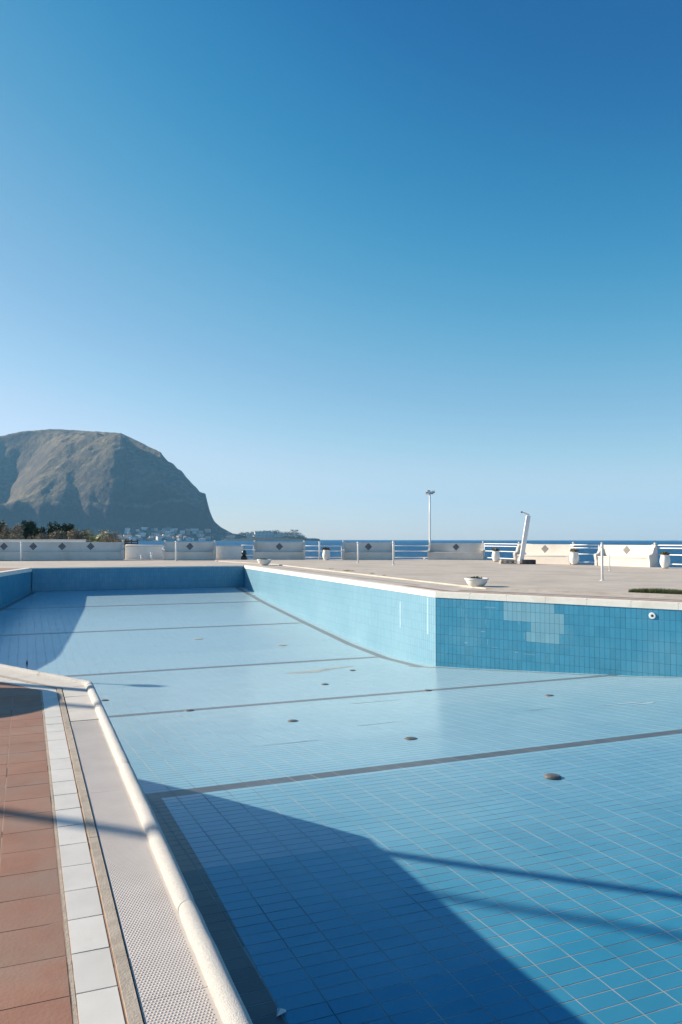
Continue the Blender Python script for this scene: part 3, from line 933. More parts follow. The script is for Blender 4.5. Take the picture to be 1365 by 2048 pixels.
railing([(29.45, 45.6), (29.5, 43.6), (29.2, 41.2), (28.5, 38.9)], (.17, .63, .97, 1.13), 'white railing behind the urn left of the shower column', ZP, posts=[0, 3])
railing([(28.95, 35.9), (29.6, 34.3)], (.15, .60, .95, 1.12), 'white railing between the two sunlit benches at the right', ZP)
railing([(30.4, 31.2), (30.9, 28.6), (31.2, 26.0), (31.7, 22.5)], (.17, .64, .98, 1.13), 'white railing with four bars at the right edge of the picture', ZP)

# thin rope poles
def rope_pole(x, y, h, r, z, label):
    root = empty('rope_pole', (x, y, z), 0, label, 'pole', 'thin white poles standing on the terrace')
    MB().lathe([(r, 0), (r, h - .12), (r * .9, h - .11)], n=10).build('shaft', M['white_metal'], root, True)
    if r > .04:
        MB().lathe([(r * 1.35, h - .12), (r * 1.4, h - .03), (r * .9, h)], n=10).build('head', M['white_metal'], root, True)
    MB().lathe([(r * 2.0, 0), (r * 2.0, .012), (r * 1.2, .02)], n=12).build('foot', M['white_metal'], root)
    return root
rope_pole(-.22, 55.1, 1.26, .055, 0, 'thin white pole before the long bench at the left')
rope_pole(9.35, 51.85, 1.32, .055, 0, 'thin white pole before the bench below the town')
rope_pole(19.05, 50.4, 1.30, .055, 0, 'thin white pole beside the urn under the headland tip')
rope_pole(18.45, 42.3, 1.27, .05, ZP, 'left one of the two thin poles before the shaded bench')
rope_pole(18.84, 38.3, 1.30, .05, ZP, 'right one of the two thin poles before the shaded bench')
rope_pole(18.48, 21.25, 1.24, .042, ZP, 'nearest thin white pole, in the open before the right bench')
rope_pole(24.6, 27.8, .85, .028, ZP, 'short slim white pole just before the right bench seat')

# floodlight mast
fm = empty('floodlight_mast', (26.87, 48.70, ZP), 0, 'tall thin white mast with floodlights above the half lit bench', 'floodlight')
MB().lathe([(.075, 0), (.07, 1.2), (.06, 3.2), (.05, 4.75)], n=12).build('mast', M['white_metal'], fm, True)
fr_ = Vector((math.cos(YAW), -math.sin(YAW), 0))
MB().tube([-fr_ * .22 + Vector((0, 0, 4.70)), fr_ * .26 + Vector((0, 0, 4.70))], .03, 8).build('crossbar', M['grey_metal'], fm)
for a, zz, rx in ((-.20, 4.74, .5), (.10, 4.76, -.4), (.25, 4.84, -.5), (-.08, 4.86, .3)):
    lm = empty('floodlight', (fr_.x * a, fr_.y * a, zz))
    lm.parent = fm
    lm.scale = (.85, .85, .85)
    MB().box((0, 0, 0), (.26, .14, .17), M=Matrix.Rotation(-YAW + rx * .4, 4, 'Z') @ Matrix.Rotation(R(35) * (1 if rx > 0 else -1), 4, 'X'), bev=.02).build('housing', M['grey_metal'], lm)
    MB().box((0, 0, .0), (.22, .02, .13), M=Matrix.Rotation(-YAW + rx * .4, 4, 'Z') @ Matrix.Rotation(R(35) * (1 if rx > 0 else -1), 4, 'X') @ Matrix.Translation((0, -.075, 0)), bev=.004).build('lens', M['white_metal'], lm)

# leaning shower column on a dark block, with planks beside it
blk = empty('stone_block', (26.42, 37.10, ZP), -YAW, 'dark rough stone block under the shower column', 'block')
MB().box((.42, .15, .13), (.80, .55, .26), bev=.03).build('block_body', M['stone'], blk)
sc = empty('outdoor_shower', (26.45, 37.20, ZP), -YAW, 'white leaning shower column with a bent arm', 'shower')
tilt = math.atan2(.46, 2.75)
mb = MB()
mb.box((0, 0, 1.45), (.235, .19, 2.75), bev=.012, M=Matrix())
o = shade_auto(mb.build('column', M['white_metal'], sc)); o.rotation_euler = (0, tilt, 0)
topc = Vector((math.sin(tilt) * 2.8, 0, math.cos(tilt) * 2.8))
MB().tube([topc + Vector((.03, 0, .0)), topc + Vector((.02, 0, .07)), topc + Vector((-.14, 0, .15)), topc + Vector((-.34, 0, .23))], .048, 10).build('arm', M['white_metal'], sc, True)
MB().tube([topc + Vector((-.33, 0, .235)), topc + Vector((-.42, 0, .245))], [.04, .05], 12).build('shower_head', M['dark'], sc, True)
MB().tube([(.20, -.02, 1.18), (-.02, -.02, 1.17)], .014, 8).build('tap', M['white_metal'], sc, True)
MB().lathe([(.05, 0), (.055, .03), (.03, .06)], c=(.27, 0, 1.20), n=12).build('knob', M['grey_metal'], sc, True)
pl = empty('plank_platform', (25.83, 37.80, ZP), -YAW, 'low stack of pale planks left of the dark stone block', 'planks')
for k in range(3):
    MB().box((.12, -.02 + .0 * k, .05 + .085 * k), (.92 - .04 * k, .5, .055), bev=.008).build('plank', M['wood'], pl)
for sx in (-.2, .12, .42):
    for k in range(2):
        MB().box((sx, .0, .0925 + .085 * k - .0), (.07, .44, .0295)).build('batten', M['dark_wood'], pl)

# ------------------------------------------------------------------ planters
def leaves(n, blobs, size, seed, flat=0.0, up_=0.0):
    """leaf quads scattered through ellipsoids: (cx,cy,cz,rx,ry,rz)"""
    g = np.random.default_rng(seed)
    vol = np.array([b[3] * b[4] * b[5] for b in blobs]) ** .75
    w = np.cumsum(vol / vol.sum())
    v, f, t = [], [], []
    for k in range(n):
        b = blobs[int(np.searchsorted(w, g.random()))]
        while True:
            p = g.uniform(-1, 1, 3)
            r2 = (p ** 2).sum()
            if r2 < 1 and r2 > .12 * g.random(): break
        c = np.array(b[:3]) + p * np.array(b[3:6])
        a = g.normal(size=3); a[2] = a[2] * (1 - flat) + up_; a /= np.linalg.norm(a)
        s = np.cross(a, g.normal(size=3)); s /= np.linalg.norm(s) + 1e-9
        L_ = size * g.uniform(.6, 1.4); w_ = L_ * g.uniform(.3, .55)
        i0 = len(v)
        v += [c - s * w_ * .5, c + a * L_ * .45 - s * w_ * .55, c + a * L_, c + s * w_ * .5 + a * L_ * .3]
        f.append((i0, i0 + 1, i0 + 2, i0 + 3)); t.append(float(g.random()))
    return v, f, t
def bowl(x, y, z, s, label, lp):
    root = empty('bowl_planter', (x, y, z), 0, label, 'planter', 'white bowl planters beside the pool')
    mb = MB()
    mb.lathe([(.19, 0), (.21, .03), (.27, .07), (.335, .14), (.375, .22), (.39, .27), (.42, .28), (.425, .32), (.41, .335), (.38, .33), (.355, .30), (.30, .24)], n=40)
    o = shade_auto(mb.build('bowl', M['white_paint'], root), 35)
    MB().lathe([(.325, .255), (.1, .275)], n=24).build('soil', M['soil'], root)
    root.scale = (s, s, s)
    pr = empty('planter_plant', (x, y, z), 0, lp, 'plant')
    v, f, t = leaves(420, [(-.08, 0, .30, .24, .22, .05), (.02, .05, .30, .2, .2, .07)], .06, int(x * 7), up_=.6)
    link_mesh('foliage', v, f, M['leaf_green'], pr, tone=t)
    pr.scale = (s, s, s)
bowl(12.60, 19.95, -.004, .85, 'near white bowl planter with green plants by the pool corner', 'low green plants filling the near bowl planter')
bowl(12.35, 41.35, -.004, .98, 'far white bowl planter at the far corner of the pool', 'low dark plants in the far bowl planter')
def urn(x, y, z, s, label, lp, seed, mt='leaf_dry'):
    root = empty('urn_planter', (x, y, z), 0, label, 'planter', 'tall white urn planters along the sea edge')
    mb = MB()
    mb.lathe([(.13, 0), (.15, .03), (.22, .14), (.27, .30), (.275, .42), (.25, .56), (.215, .66), (.215, .70), (.235, .715), (.235, .74), (.20, .745), (.18, .70)], n=28)
    shade_auto(mb.build('urn', M['white_paint'], root), 35)
    MB().lathe([(.195, .70), (.05, .71)], n=18).build('soil', M['soil'], root)
    MB().lathe([(.17, -.0), (.19, .028), (.16, .03)], n=20).build('saucer', M['terracotta'], root)
    root.scale = (s, s, s)
    pr = empty('planter_plant', (x, y, z), 0, lp, 'plant')
    v, f, t = leaves(260, [(-.05, 0, .80, .22, .2, .09), (.12, .02, .78, .18, .18, .07)], .10, seed, up_=.5)
    link_mesh('foliage', v, f, M[mt], pr, tone=t)
    pr.scale = (s, s, s)
urn(19.0, 48.95, 0, .98, 'white urn planter in the shade under the headland tip', 'dull olive plant in the shaded urn', 5)
urn(27.9, 41.9, ZP, .92, 'white urn planter left of the shower column', 'brown green plant in the urn left of the shower', 6)
urn(28.6, 35.15, ZP, .98, 'white urn planter between the two sunlit benches', 'dry plant in the urn between the sunlit benches', 7)
urn(29.35, 29.25, ZP, .90, 'white urn planter at the right edge of the picture', 'dry plant in the urn at the right edge', 8)
urn(29.4, 36.6, ZP, 1.15, 'partly hidden urn behind the end of the shower side bench', 'dark plant peeping over the end of the sunlit bench', 9, 'leaf_dark')

# turf strip
v, f, t = [], [], []
g = np.random.default_rng(4)
a, b = Vector((14.95, 16.2)), Vector((17.6, 11.95))
dt = (b - a).normalized(); nn_ = Vector((-dt.y, dt.x)) * -1
if nn_.dot(Vector((1, 1))) < 0: nn_ = -nn_
turf = empty('turf_strip', (0, 0, ZP * 0), 0, 'strip of dark green turf lying on the terrace at the right', 'turf')
mb = MB()
L_ = (b - a).length
nS = 60
for i in range(nS):
    s0 = L_ * i / nS; s1 = L_ * (i + 1) / nS
    h0 = .05
    p = [a + dt * s0, a + dt * s1, a + dt * s1 + nn_ * .55, a + dt * s0 + nn_ * .55]
    mb.add([(q.x, q.y, .0) for q in p] + [(q.x, q.y, h0) for q in p], [(4, 5, 6, 7), (0, 1, 5, 4), (1, 2, 6, 5), (2, 3, 7, 6), (3, 0, 4, 7)])
mb.build('sod', M['soil'], turf)
for k in range(16000):
    s = g.uniform(0, L_); w = g.uniform(-.02, .57)
    c = a + dt * s + nn_ * w
    L2_ = g.uniform(.035, .085) * (1.0 + .5 * math.sin(s * 2.1) * math.sin(s * .9 + 1))
    lx, ly = g.normal(0, .03), g.normal(0, .03)
    q = g.uniform(0, math.pi); wx, wy = math.cos(q) * .006, math.sin(q) * .006
    i0 = len(v)
    zb = .02 if w < 0 or w > .55 else .045
    v += [(c.x - wx, c.y - wy, zb), (c.x + wx, c.y + wy, zb), (c.x + lx, c.y + ly, zb + L2_)]
    f.append((i0, i0 + 1, i0 + 2)); t.append(float(g.random()))
tag(link_mesh('grass_blades', v, f, M['turf'], turf, tone=t), kind='stuff')

# weeds and litter by the raised edge
for k, (x, y, r, lb) in enumerate([(13.35, 31.6, .30, 'flat tuft of brown weeds on the paving below the two poles'), (13.3, 29.0, .10, 'small brown weed tuft nearer than the larger tuft'), (13.0, 27.2, .09, 'smallest brown weed tuft on the pool side paving'), (13.45, 34.0, .12, 'small weed tuft beyond the larger tuft')]):
    vv, ff, tt = leaves(260 if k == 0 else 60, [(0, 0, .02, r * .8, r * 1.6, .03)], .05, 40 + k, up_=.4)
    o = link_mesh('weed_tuft', vv, ff, M['leaf_dry'], tone=tt); o.location = (x, y, -.005)
    tag(o, lb, 'weeds', 'weeds growing in the paving', 'stuff')

# dark sack beside the bench
bg_ = empty('rubbish_sack', (14.05, 51.9, 0), 0, 'dark green sack standing between the low wall and the bench', 'sack')
MB().lathe([(.05, 0), (.20, .01), (.24, .10), (.22, .24), (.14, .33), (.10, .36)], n=16).build('sack_body', M['bag'], bg_, True)
MB().lathe([(.09, .35), (.16, .40), (.18, .50), (.14, .62), (.07, .68), (.01, .69)], n=16).build('sack_top', M['bag'], bg_, True)

# small white deck fittings
for k, (x, y, h, lb) in enumerate([(7.5, 54.9, .34, 'small white deck light farther left before the low wall'), (8.15, 54.6, .52, 'taller white deck light before the low wall'), (19.75, 50.7, .22, 'small white deck light beside the bench with two poles'), (26.2, 48.3, .12, 'tiny white deck light beneath the railing by the mast')]):
    root = empty('deck_light', (x, y, 0 if k < 3 else ZP), 0, lb, 'deck light', 'small white deck lights by the railings')
    MB().lathe([(.05, 0), (.045, h * .75)], n=12).build('stem', M['white_metal'], root, True)
    MB().lathe([(.075, h * .75), (.08, h * .95), (.03, h)], n=12).build('head', M['white_metal'], root, True)

# dark slatted fence behind the end of the long bench
sf_ = empty('slatted_fence', (6.75, 57.6, 0), ang_of(.94, -.34), 'dark wooden slatted fence behind the end of the long bench', 'fence')
for z in (.93, 1.10, 1.27):
    MB().box((.42, 0, z), (.95, .04, .10)).build('slat', M['dark_wood'], sf_)
for x in (-.02, .42, .86):
    MB().box((x, .05, .70), (.07, .055, 1.40)).build('post', M['dark_wood'], sf_)

# ------------------------------------------------------------------ things beside the picture whose shadows fall into it
def street_lamp(x, y, h, rg, label):
    root = empty('globe_lamp', (x, y, 0), 0, label, 'lamp')
    MB().lathe([(.09, 0), (.09, .3), (.045, .4), (.04, h - rg)], n=14).build('pole', M['white_metal'], root, True)
    MB().lathe([(.02, h - rg), (rg * .7, h - rg * .75), (rg, h), (rg * .7, h + rg * .75), (.02, h + rg)], n=20).build('globe', M['white_paint'], root, True)
street_lamp(-6.8, 27.45, 3.05, .21, 'globe lamp beside the left bay of the pool')
def post_(x, y, h, r, label):
    root = empty('parasol_pole', (x, y, 0), 0, label, 'pole', 'poles on the left deck')
    MB().lathe([(.22, -.002), (.22, .05), (.05, .07)], n=20).build('base', M['slab'], root)
    MB().lathe([(r, .06), (r, h)], n=12).build('shaft', M['white_metal'], root, True)
post_(-4.5, 12.36, 5.6, .065, 'white parasol pole nearest the pool on the left deck')
post_(-10.0, 16.62, 8.0, .055, 'tall white pole farther left on the deck')
post_(-8.0, 11.74, 4.9, .05, 'short white parasol pole on the left deck')
tb = empty('shadow_table', (-1.72, 8.72, 0), 0, 'unseen round table added to cast the oval shadow on the left deck', 'table')  # unseen table, added and sized to throw the oval deck shadow
MB().lathe([(.68, .70), (.70, .71), (.70, .73), (.68, .74)], n=40).build('table_top', M['white_paint'], tb)
MB().lathe([(.28, -.002), (.28, .03), (.05, .05), (.05, .70)], n=20).build('pedestal', M['white_metal'], tb)

# ------------------------------------------------------------------ sea
SEA = -3.1
sea_m = bpy.data.materials.new('sea_water')
sea_m.use_nodes = True
t_ = sea_m.node_tree
P_ = t_.nodes['Principled BSDF']
P_.inputs['Base Color'].default_value = (0.006, 0.09, 0.22, 1)
P_.inputs['Roughness'].default_value = 0.42
P_.inputs['Specular IOR Level'].default_value = 0.35
P_.inputs['IOR'].default_value = 1.33
tc = t_.nodes.new('ShaderNodeNewGeometry')
nz = t_.nodes.new('ShaderNodeTexNoise'); nz.inputs['Scale'].default_value = .35; nz.inputs['Detail'].default_value = 8; nz.inputs['Roughness'].default_value = .62
n2 = t_.nodes.new('ShaderNodeTexNoise'); n2.inputs['Scale'].default_value = .012; n2.inputs['Detail'].default_value = 4
bp = t_.nodes.new('ShaderNodeBump'); bp.inputs['Strength'].default_value = 1.0; bp.inputs['Distance'].default_value = 3.0
mx = t_.nodes.new('ShaderNodeMix'); mx.data_type = 'RGBA'
mx.inputs[6].default_value = (0.004, 0.085, 0.23, 1); mx.inputs[7].default_value = (0.010, 0.13, 0.29, 1)
t_.links.new(tc.outputs['Position'], nz.inputs['Vector']); t_.links.new(tc.outputs['Position'], n2.inputs['Vector'])
t_.links.new(nz.outputs['Fac'], bp.inputs['Height']); t_.links.new(bp.outputs[0], P_.inputs['Normal'])
t_.links.new(n2.outputs['Fac'], mx.inputs[0]); t_.links.new(mx.outputs[2], P_.inputs['Base Color'])
v, f = [], []
rad = [9000, 3000, 900, 250, 0]
gxs = [-9000, -3000, -900, -250, 0, 250, 900, 3000, 9000]
for y in gxs:
    for x in gxs: v.append((x, y, SEA))
for j in range(8):
    for i in range(8): f.append((j * 9 + i, j * 9 + i + 1, (j + 1) * 9 + i + 1, (j + 1) * 9 + i))
tag(link_mesh('sea', v, f, sea_m), kind='structure')

# ------------------------------------------------------------------ mountain
SIL = [(-1500, 1000), (-900, 930), (-500, 900), (-200, 884), (0, 872), (40, 862), (110, 857), (180, 862), (240, 865), (275, 882), (320, 905), (328, 916), (340, 924), (365, 945), (378, 962), (390, 972), (398, 982), (411, 988), (415, 1003), (420, 1022), (428, 1042), (440, 1052), (452, 1060), (465, 1067), (500, 1074), (560, 1078), (640, 1082)]
SIL = [(float(x), float(np.interp(x, *zip(*SIL)))) for x in sorted(set([p[0] for p in SIL] + list(range(0, 470, 4))))]
SIL = [(x, y + (2.6 if 300 < x < 430 else 1.1) * mnoise.fractal(Vector((x / 9.0, 3.3, 0)), .8, 2.0, 4)) for x, y in SIL]
sx_, sy_ = zip(*SIL)
def fbm(x, y, s, o=5, seed=0.0):
    return mnoise.fractal(Vector((x / s + seed, y / s - seed, seed)), 0.9, 2.0, o)
def ss(a, b, x):
    t = min(1, max(0, (x - a) / (b - a)))
    return t * t * (3 - 2 * t)
def az_world(px, d):
    u = (px - 682.5) / 1540
    return (d * (math.sin(YAW) + u * math.cos(YAW)), d * (math.cos(YAW) - u * math.sin(YAW)))
def ridge_d(px):
    return float(np.interp(px, [-1500, -400, 150, 300, 412, 440, 520, 640], [3300, 3250, 3150, 2860, 2640, 2580, 2520, 2500]))
def mount_h(px, d):
    x, y = az_world(px, d)
    Dr = ridge_d(px)
    vs = max(0, 1079.2 - float(np.interp(px, sx_, sy_)))
    Hr = vs / 1540 * Dr + 1.43 - SEA + 2
    D0 = 2338 + 9 * math.sin(px * .05) + 6 * math.sin(px * .13 + 1)
    spur = ss(30, 140, px) * (1 - ss(190, 330, px))                 # the sunlit shoulder
    if d <= Dr:
        t = (d - D0) / (Dr - D0)
        if t <= 0: h = 0.0
        else:
            hc = float(np.interp(px, [-1500, 0, 200, 300, 412, 430], [.25, .29, .29, .34, .74, .5]))    # cliff top as share of the ridge
            tc_ = float(np.interp(px, [-1500, 200, 300, 412, 460], [.20, .20, .30, .55, .5]))
            ta = tc_ * .55
            if t < ta: h = Hr * .085 * (t / ta)
            elif t < tc_: h = Hr * (.085 + (hc - .085) * ss(0, 1, (t - ta) / (tc_ - ta)))
            else:
                q = (t - tc_) / (1 - tc_)
                e = .95 - .20 * spur
                h = Hr * (hc + (1 - hc) * (q ** e if px < 250 else q))
                sq = math.sin(math.pi * min(1, q * 1.02)) if q < .98 else 0.0
                gx = 42 - 62 * (1 - q)                                   # gully axis, running down to the left
                gw = (px - gx) / (95 if px > gx else 150)
                h -= Hr * .30 * max(0, 1 - abs(gw)) ** 1.3 * max(0, sq) ** .8
                cx_ = 165 + 175 * (1 - q)                                # crest of the sunlit shoulder
                cw = (px - cx_) / (80 if px > cx_ else 190)
                h += Hr * .16 * math.cos(min(1, abs(cw)) * math.pi / 2) ** 1.6 * max(0, sq) ** .6 * (1 - ss(.55, .95, q))
        n = fbm(x, y, 260, 6, 3.1) * (18 - 8 * ss(220, 330, px)) + fbm(x, y, 60, 5, 9.7) * 7
        edge_ = ss(0, .05, t) * (1 - ss(.86, 1.0, t) * .85)
        h = max(0, h + n * edge_ * min(1, Hr / 120))
        cap = vs / 1540 * d * (.997 - .02 * ss(0, 1, 1 - t)) + 1.43 - SEA + 2      # never above the skyline of the ridge
        if h > cap: h = cap - (h - cap) * .12
    else:
        h = Hr * max(0, 1 - ((d - Dr) / 750) ** 1.3) + fbm(x, y, 200, 4, 5.0) * 10 * min(1, (d - Dr) / 120)
    return h
PXS = list(np.arange(-1100, -60, 24.0)) + list(np.arange(-60, 520, 3.0)) + list(np.arange(520, 641, 12.0))
NT = 120
v, f = [], []
for px in PXS:
    Dr = ridge_d(px)
    for k in range(NT):
        if k < 96: d = 2300 + (Dr - 2300) * (k / 95)
        else: d = Dr + 800 * ((k - 95) / 24) ** 1.2
        x, y = az_world(px, d)
        jag = 0
        v.append((x, y, SEA - 2 + mount_h(px, d)))
for i in range(len(PXS) - 1):
    for k in range(NT - 1):
        a = i * NT + k
        f.append((a, a + NT, a + NT + 1, a + 1))
mt_m = bpy.data.materials.new('mountain_rock')
mt_m.use_nodes = True
t_ = mt_m.node_tree; P_ = t_.nodes['Principled BSDF']; P_.inputs['Roughness'].default_value = .95
P_.inputs['Specular IOR Level'].default_value = .1
N, L = t_.nodes.new, t_.links.new
ge = N('ShaderNodeNewGeometry')
def nz_(sc, d=6, r=.6):
    n = N('ShaderNodeTexNoise'); n.inputs['Scale'].default_value = sc; n.inputs['Detail'].default_value = d; n.inputs['Roughness'].default_value = r
    L(ge.outputs['Position'], n.inputs['Vector']); return n.outputs['Fac']
sep = N('ShaderNodeSeparateXYZ'); L(ge.outputs['Normal'], sep.inputs[0])
mr = N('ShaderNodeMapRange'); mr.inputs['From Min'].default_value = .55; mr.inputs['From Max'].default_value = .80; L(sep.outputs['Z'], mr.inputs['Value'])
ad = N('ShaderNodeMath'); ad.operation = 'MULTIPLY_ADD'; ad.inputs[1].default_value = 1.4; ad.inputs[2].default_value = -.7; L(nz_(.012), ad.inputs[0])
sm = N('ShaderNodeMath'); sm.operation = 'ADD'; sm.use_clamp = True; L(mr.outputs[0], sm.inputs[0]); L(ad.outputs[0], sm.inputs[1])
rk = N('ShaderNodeMix'); rk.data_type = 'RGBA'; rk.inputs[6].default_value = (.105, .088, .074, 1); rk.inputs[7].default_value = (.055, .050, .046, 1); L(nz_(.03), rk.inputs[0])
gm = N('ShaderNodeMix'); gm.data_type = 'RGBA'; gm.inputs[6].default_value = (.225, .175, .115, 1); gm.inputs[7].default_value = (.105, .096, .062, 1)
mr2 = N('ShaderNodeMapRange'); mr2.inputs['From Min'].default_value = .40; mr2.inputs['From Max'].default_value = .60; L(nz_(.05, 8, .7), mr2.inputs['Value']); L(mr2.outputs[0], gm.inputs[0])
al = N('ShaderNodeMix'); al.data_type = 'RGBA'; L(sm.outputs[0], al.inputs[0]); L(rk.outputs[2], al.inputs[6]); L(gm.outputs[2], al.inputs[7])
L(al.outputs[2], P_.inputs['Base Color'])
bp = N('ShaderNodeBump'); bp.inputs['Strength'].default_value = .8; bp.inputs['Distance'].default_value = 14
L(nz_(.035, 8, .65), bp.inputs['Height']); L(bp.outputs[0], P_.inputs['Normal'])
tag(link_mesh('mountain', v, f, mt_m, None, True), kind='structure')

# ------------------------------------------------------------------ headland with the hotel
HP = [(440, 0), (452, 7), (470, 8), (500, 10), (540, 11), (580, 10), (600, 8), (612, 4), (622, 2), (630, 0)]
hx, hh_ = zip(*HP)
v, f = [], []
pxs = np.arange(440, 631, 3.0)
ND = 14
for px in pxs:
    for k in range(ND):
        d = 2290 + 260 * k / (ND - 1)
        x, y = az_world(px, d)
        e = ss(0, .10, k / (ND - 1)) * (1 - ss(.75, 1, k / (ND - 1)))
        v.append((x, y, SEA - 1.5 + (float(np.interp(px, hx, hh_)) + 2.0 * fbm(x, y, 30, 4, 1.2)) * e))
for i in range(len(pxs) - 1):
    for k in range(ND - 1):
        a = i * ND + k
        f.append((a, a + ND, a + ND + 1, a + 1))
tag(link_mesh('headland', v, f, M['far_wood'], None, True), kind='structure')
def at(px, d, ypx):            # a point seen at that column and height from the terrace
    x, y = az_world(px, d)
    return Vector((x, y, EYE + (1079.2 - ypx) / 1540 * d))
PXM = 2400 / 1540
def far_house(px, d, w, dep, h, m, label, group, roof=None, wins=0, zbase=None, rz=0.0):
    x, y = az_world(px, d)
    z = zbase if zbase is not None else SEA - 2 + mount_h(px, d) - 1.5
    root = empty('house', (x, y, z), -YAW + (px - 682.5) / 1540 * -1 + rz, label, 'house', group)
    MB().box((0, 0, h / 2), (w, dep, h)).build('walls', m, root)
    if roof == 'gable':
        MB().add([(-w / 2 - .5, -dep / 2 - .5, h), (w / 2 + .5, -dep / 2 - .5, h), (w / 2 + .5, dep / 2 + .5, h), (-w / 2 - .5, dep / 2 + .5, h), (-w / 2, 0, h + 2.2), (w / 2, 0, h + 2.2)], [(0, 1, 5, 4), (2, 3, 4, 5), (0, 4, 3), (1, 2, 5)]).build('roof', M['roof_red'], root)
    else:
        MB().box((0, 0, h + .4), (w * .96, dep * .96, .8)).build('roof', M['house_grey'], root)
    nf = max(1, int(h / 3.4))
    nw = max(2, int(w / 4))
    me = None
    for a in range(nf):
        for b in range(nw):
            if me is None:
                o = MB().box((0, 0, 0), (1.6, .3, 1.7)).build('window', M['window'], root)
                me = o.data
            else:
                o = bpy.data.objects.new('window', me); COL.objects.link(o); o.parent = root
            o.location = ((b - (nw - 1) / 2) * w / nw, -dep / 2 - .05, 1.9 + a * (h - .6) / nf)
    return root
rr = random.Random(21)
GT = 'town houses at the foot of the mountain'
mats_ = ['house_white'] * 5 + ['house_cream'] * 3 + ['house_pink'] * 2 + ['house_grey'] * 3
labs = {'house_white': 'small white house in the far town below the mountain', 'house_cream': 'small cream house in the far town below the mountain', 'house_pink': 'small pinkish house in the far town below the mountain', 'house_grey': 'small grey house in the far town below the mountain'}
for k in range(84):
    px = rr.uniform(206, 470) if k > 8 else rr.uniform(300, 400)
    tgt = 2 + 34 * rr.random() ** (1.3 if 270 < px < 400 else 2.4)
    d = 2334.0
    while mount_h(px, d) < tgt and d < 2480: d += 3
    if mount_h(px, d) > 42: d -= 6
    m = rr.choice(mats_)
    far_house(px, d, rr.uniform(9, 20), rr.uniform(8, 12), rr.uniform(6, 11), M[m], labs[m], GT + ' (' + m.split('_')[1] + ')', 'gable' if rr.random() < .45 else None, rz=rr.uniform(-1.0, .5))
# the larger buildings one can tell apart
far_house(333, 2372, 22, 12, 14, M['house_white'], 'brightest tall white house in the middle of the far town', None, None, rz=.3)
far_house(379, 2345, 20, 10, 9, M['house_white'], 'low white house on the far shore right of the town centre', None, None)
far_house(405, 2340, 22, 10, 9, M['house_white'], 'white house at the right end of the far town shore', None, 'gable')
far_house(457, 2330, 14, 10, 10, M['house_pink'], 'left one of two pinkish houses where the mountain meets the headland', None, 'gable', zbase=SEA + 3)
far_house(466, 2330, 15, 10, 11, M['house_cream'], 'right one of two pale houses where the mountain meets the headland', None, 'gable', zbase=SEA + 3)
far_house(500, 2345, 18, 14, 17, M['house_cream'], 'cream block beside the white hotel on the headland', None, None, zbase=SEA + 5)
def hotel(px0, px1, d, y0, y1, label, nf, nw):
    w = (px1 - px0) / 1540 * d
    h = (y1 - y0) / 1540 * d
    p = at((px0 + px1) / 2, d, y1)
    root = empty('hotel', p, -YAW + .22, label, 'hotel')
    MB().box((0, 0, h / 2), (w, 14, h)).build('walls', M['house_white'], root)
    MB().box((w * .1, 2, h + .9), (w * .35, 6, 1.8)).build('roof_block', M['house_grey'], root)
    me = None
    for a in range(nf):
        MB().box((0, -7.4, (a + 1) * h / nf - .25), (w * .99, 1.2, .5)).build('balcony', M['house_grey'], root)
        for b in range(nw):
            if me is None:
                o = MB().box((0, 0, 0), (w / nw * .55, .3, h / nf * .5)).build('window', M['window'], root); me = o.data
            else:
                o = bpy.data.objects.new('window', me); COL.objects.link(o); o.parent = root
            o.location = ((b - (nw - 1) / 2) * w / nw, -7.05, (a + .45) * h / nf)
hotel(510, 548, 2350, 1063, 1075.5, 'tall white hotel block on the far headland', 4, 14)
hotel(548, 573, 2352, 1069, 1075.5, 'lower white wing right of the hotel on the headland', 2, 9)
# trees on the headland and between the houses: a far wood, one mass
v, f, t = [], [], []
def crown(px, d, ytop, wid, n, seed, dep=14):
    x, y = az_world(px, d)
    zt = EYE + (1079.2 - ytop) / 1540 * d
    h = wid * .42
    vv, ff, tt = leaves(n, [(x, y, zt - h * .5, wid / 2, dep, h * .5), (x + wid * .2, y, zt - h * .8, wid * .4, dep, h * .5), (x - wid * .25, y, zt - h * .9, wid * .4, dep, h * .5)], 3.2, seed)
    b = len(v)
    v.extend(vv); f.extend([tuple(i + b for i in q) for q in ff]); t.extend(tt)
rr = random.Random(5)
for px, yt, w in [(480, 1066, 22), (487, 1064, 20), (493, 1065, 18), (498, 1064.5, 20), (507, 1062.0, 26), (516, 1061, 26), (524, 1062, 24), (530, 1061.5, 18), (538, 1061, 26), (545, 1060.5, 26), (552, 1060, 22), (558, 1062, 26), (565, 1062.5, 24), (572, 1064.5, 26), (578, 1062.5, 24), (585, 1061.5, 26), (592, 1062.5, 26), (598, 1065, 24), (603, 1069, 20), (606, 1072, 16)]:
    crown(px, 2410 + rr.uniform(-20, 20), yt, w * 1.1, 170, int(px))
    crown(px, 2425, yt + 5, w * 1.3, 120, int(px) + 7)
for px in range(470, 612, 6):
    crown(px, 2318, 1076.0 + rr.uniform(-.6, .6), 16, 60, px + 900, 6)
    if px > 570: crown(px, 2335, 1069.5 + (px - 570) * .10 + rr.uniform(-1, 1), 20, 120, px + 400, 6)
for k in range(150):
    px = rr.uniform(190, 468)
    d = 2335 + abs(rr.gauss(0, 60))
    x, y = az_world(px, d)
    z = SEA - 2 + mount_h(px, d)
    yy = 1079.2 - (z + rr.uniform(4, 8) - EYE) * 1540 / d
    crown(px, d, yy, rr.uniform(9, 20), 40, k + 2000, 5)
tag(link_mesh('distant_wood', v, f, M['far_wood'], tone=t), 'dark trees massed on the headland and through the far town', kind='stuff')
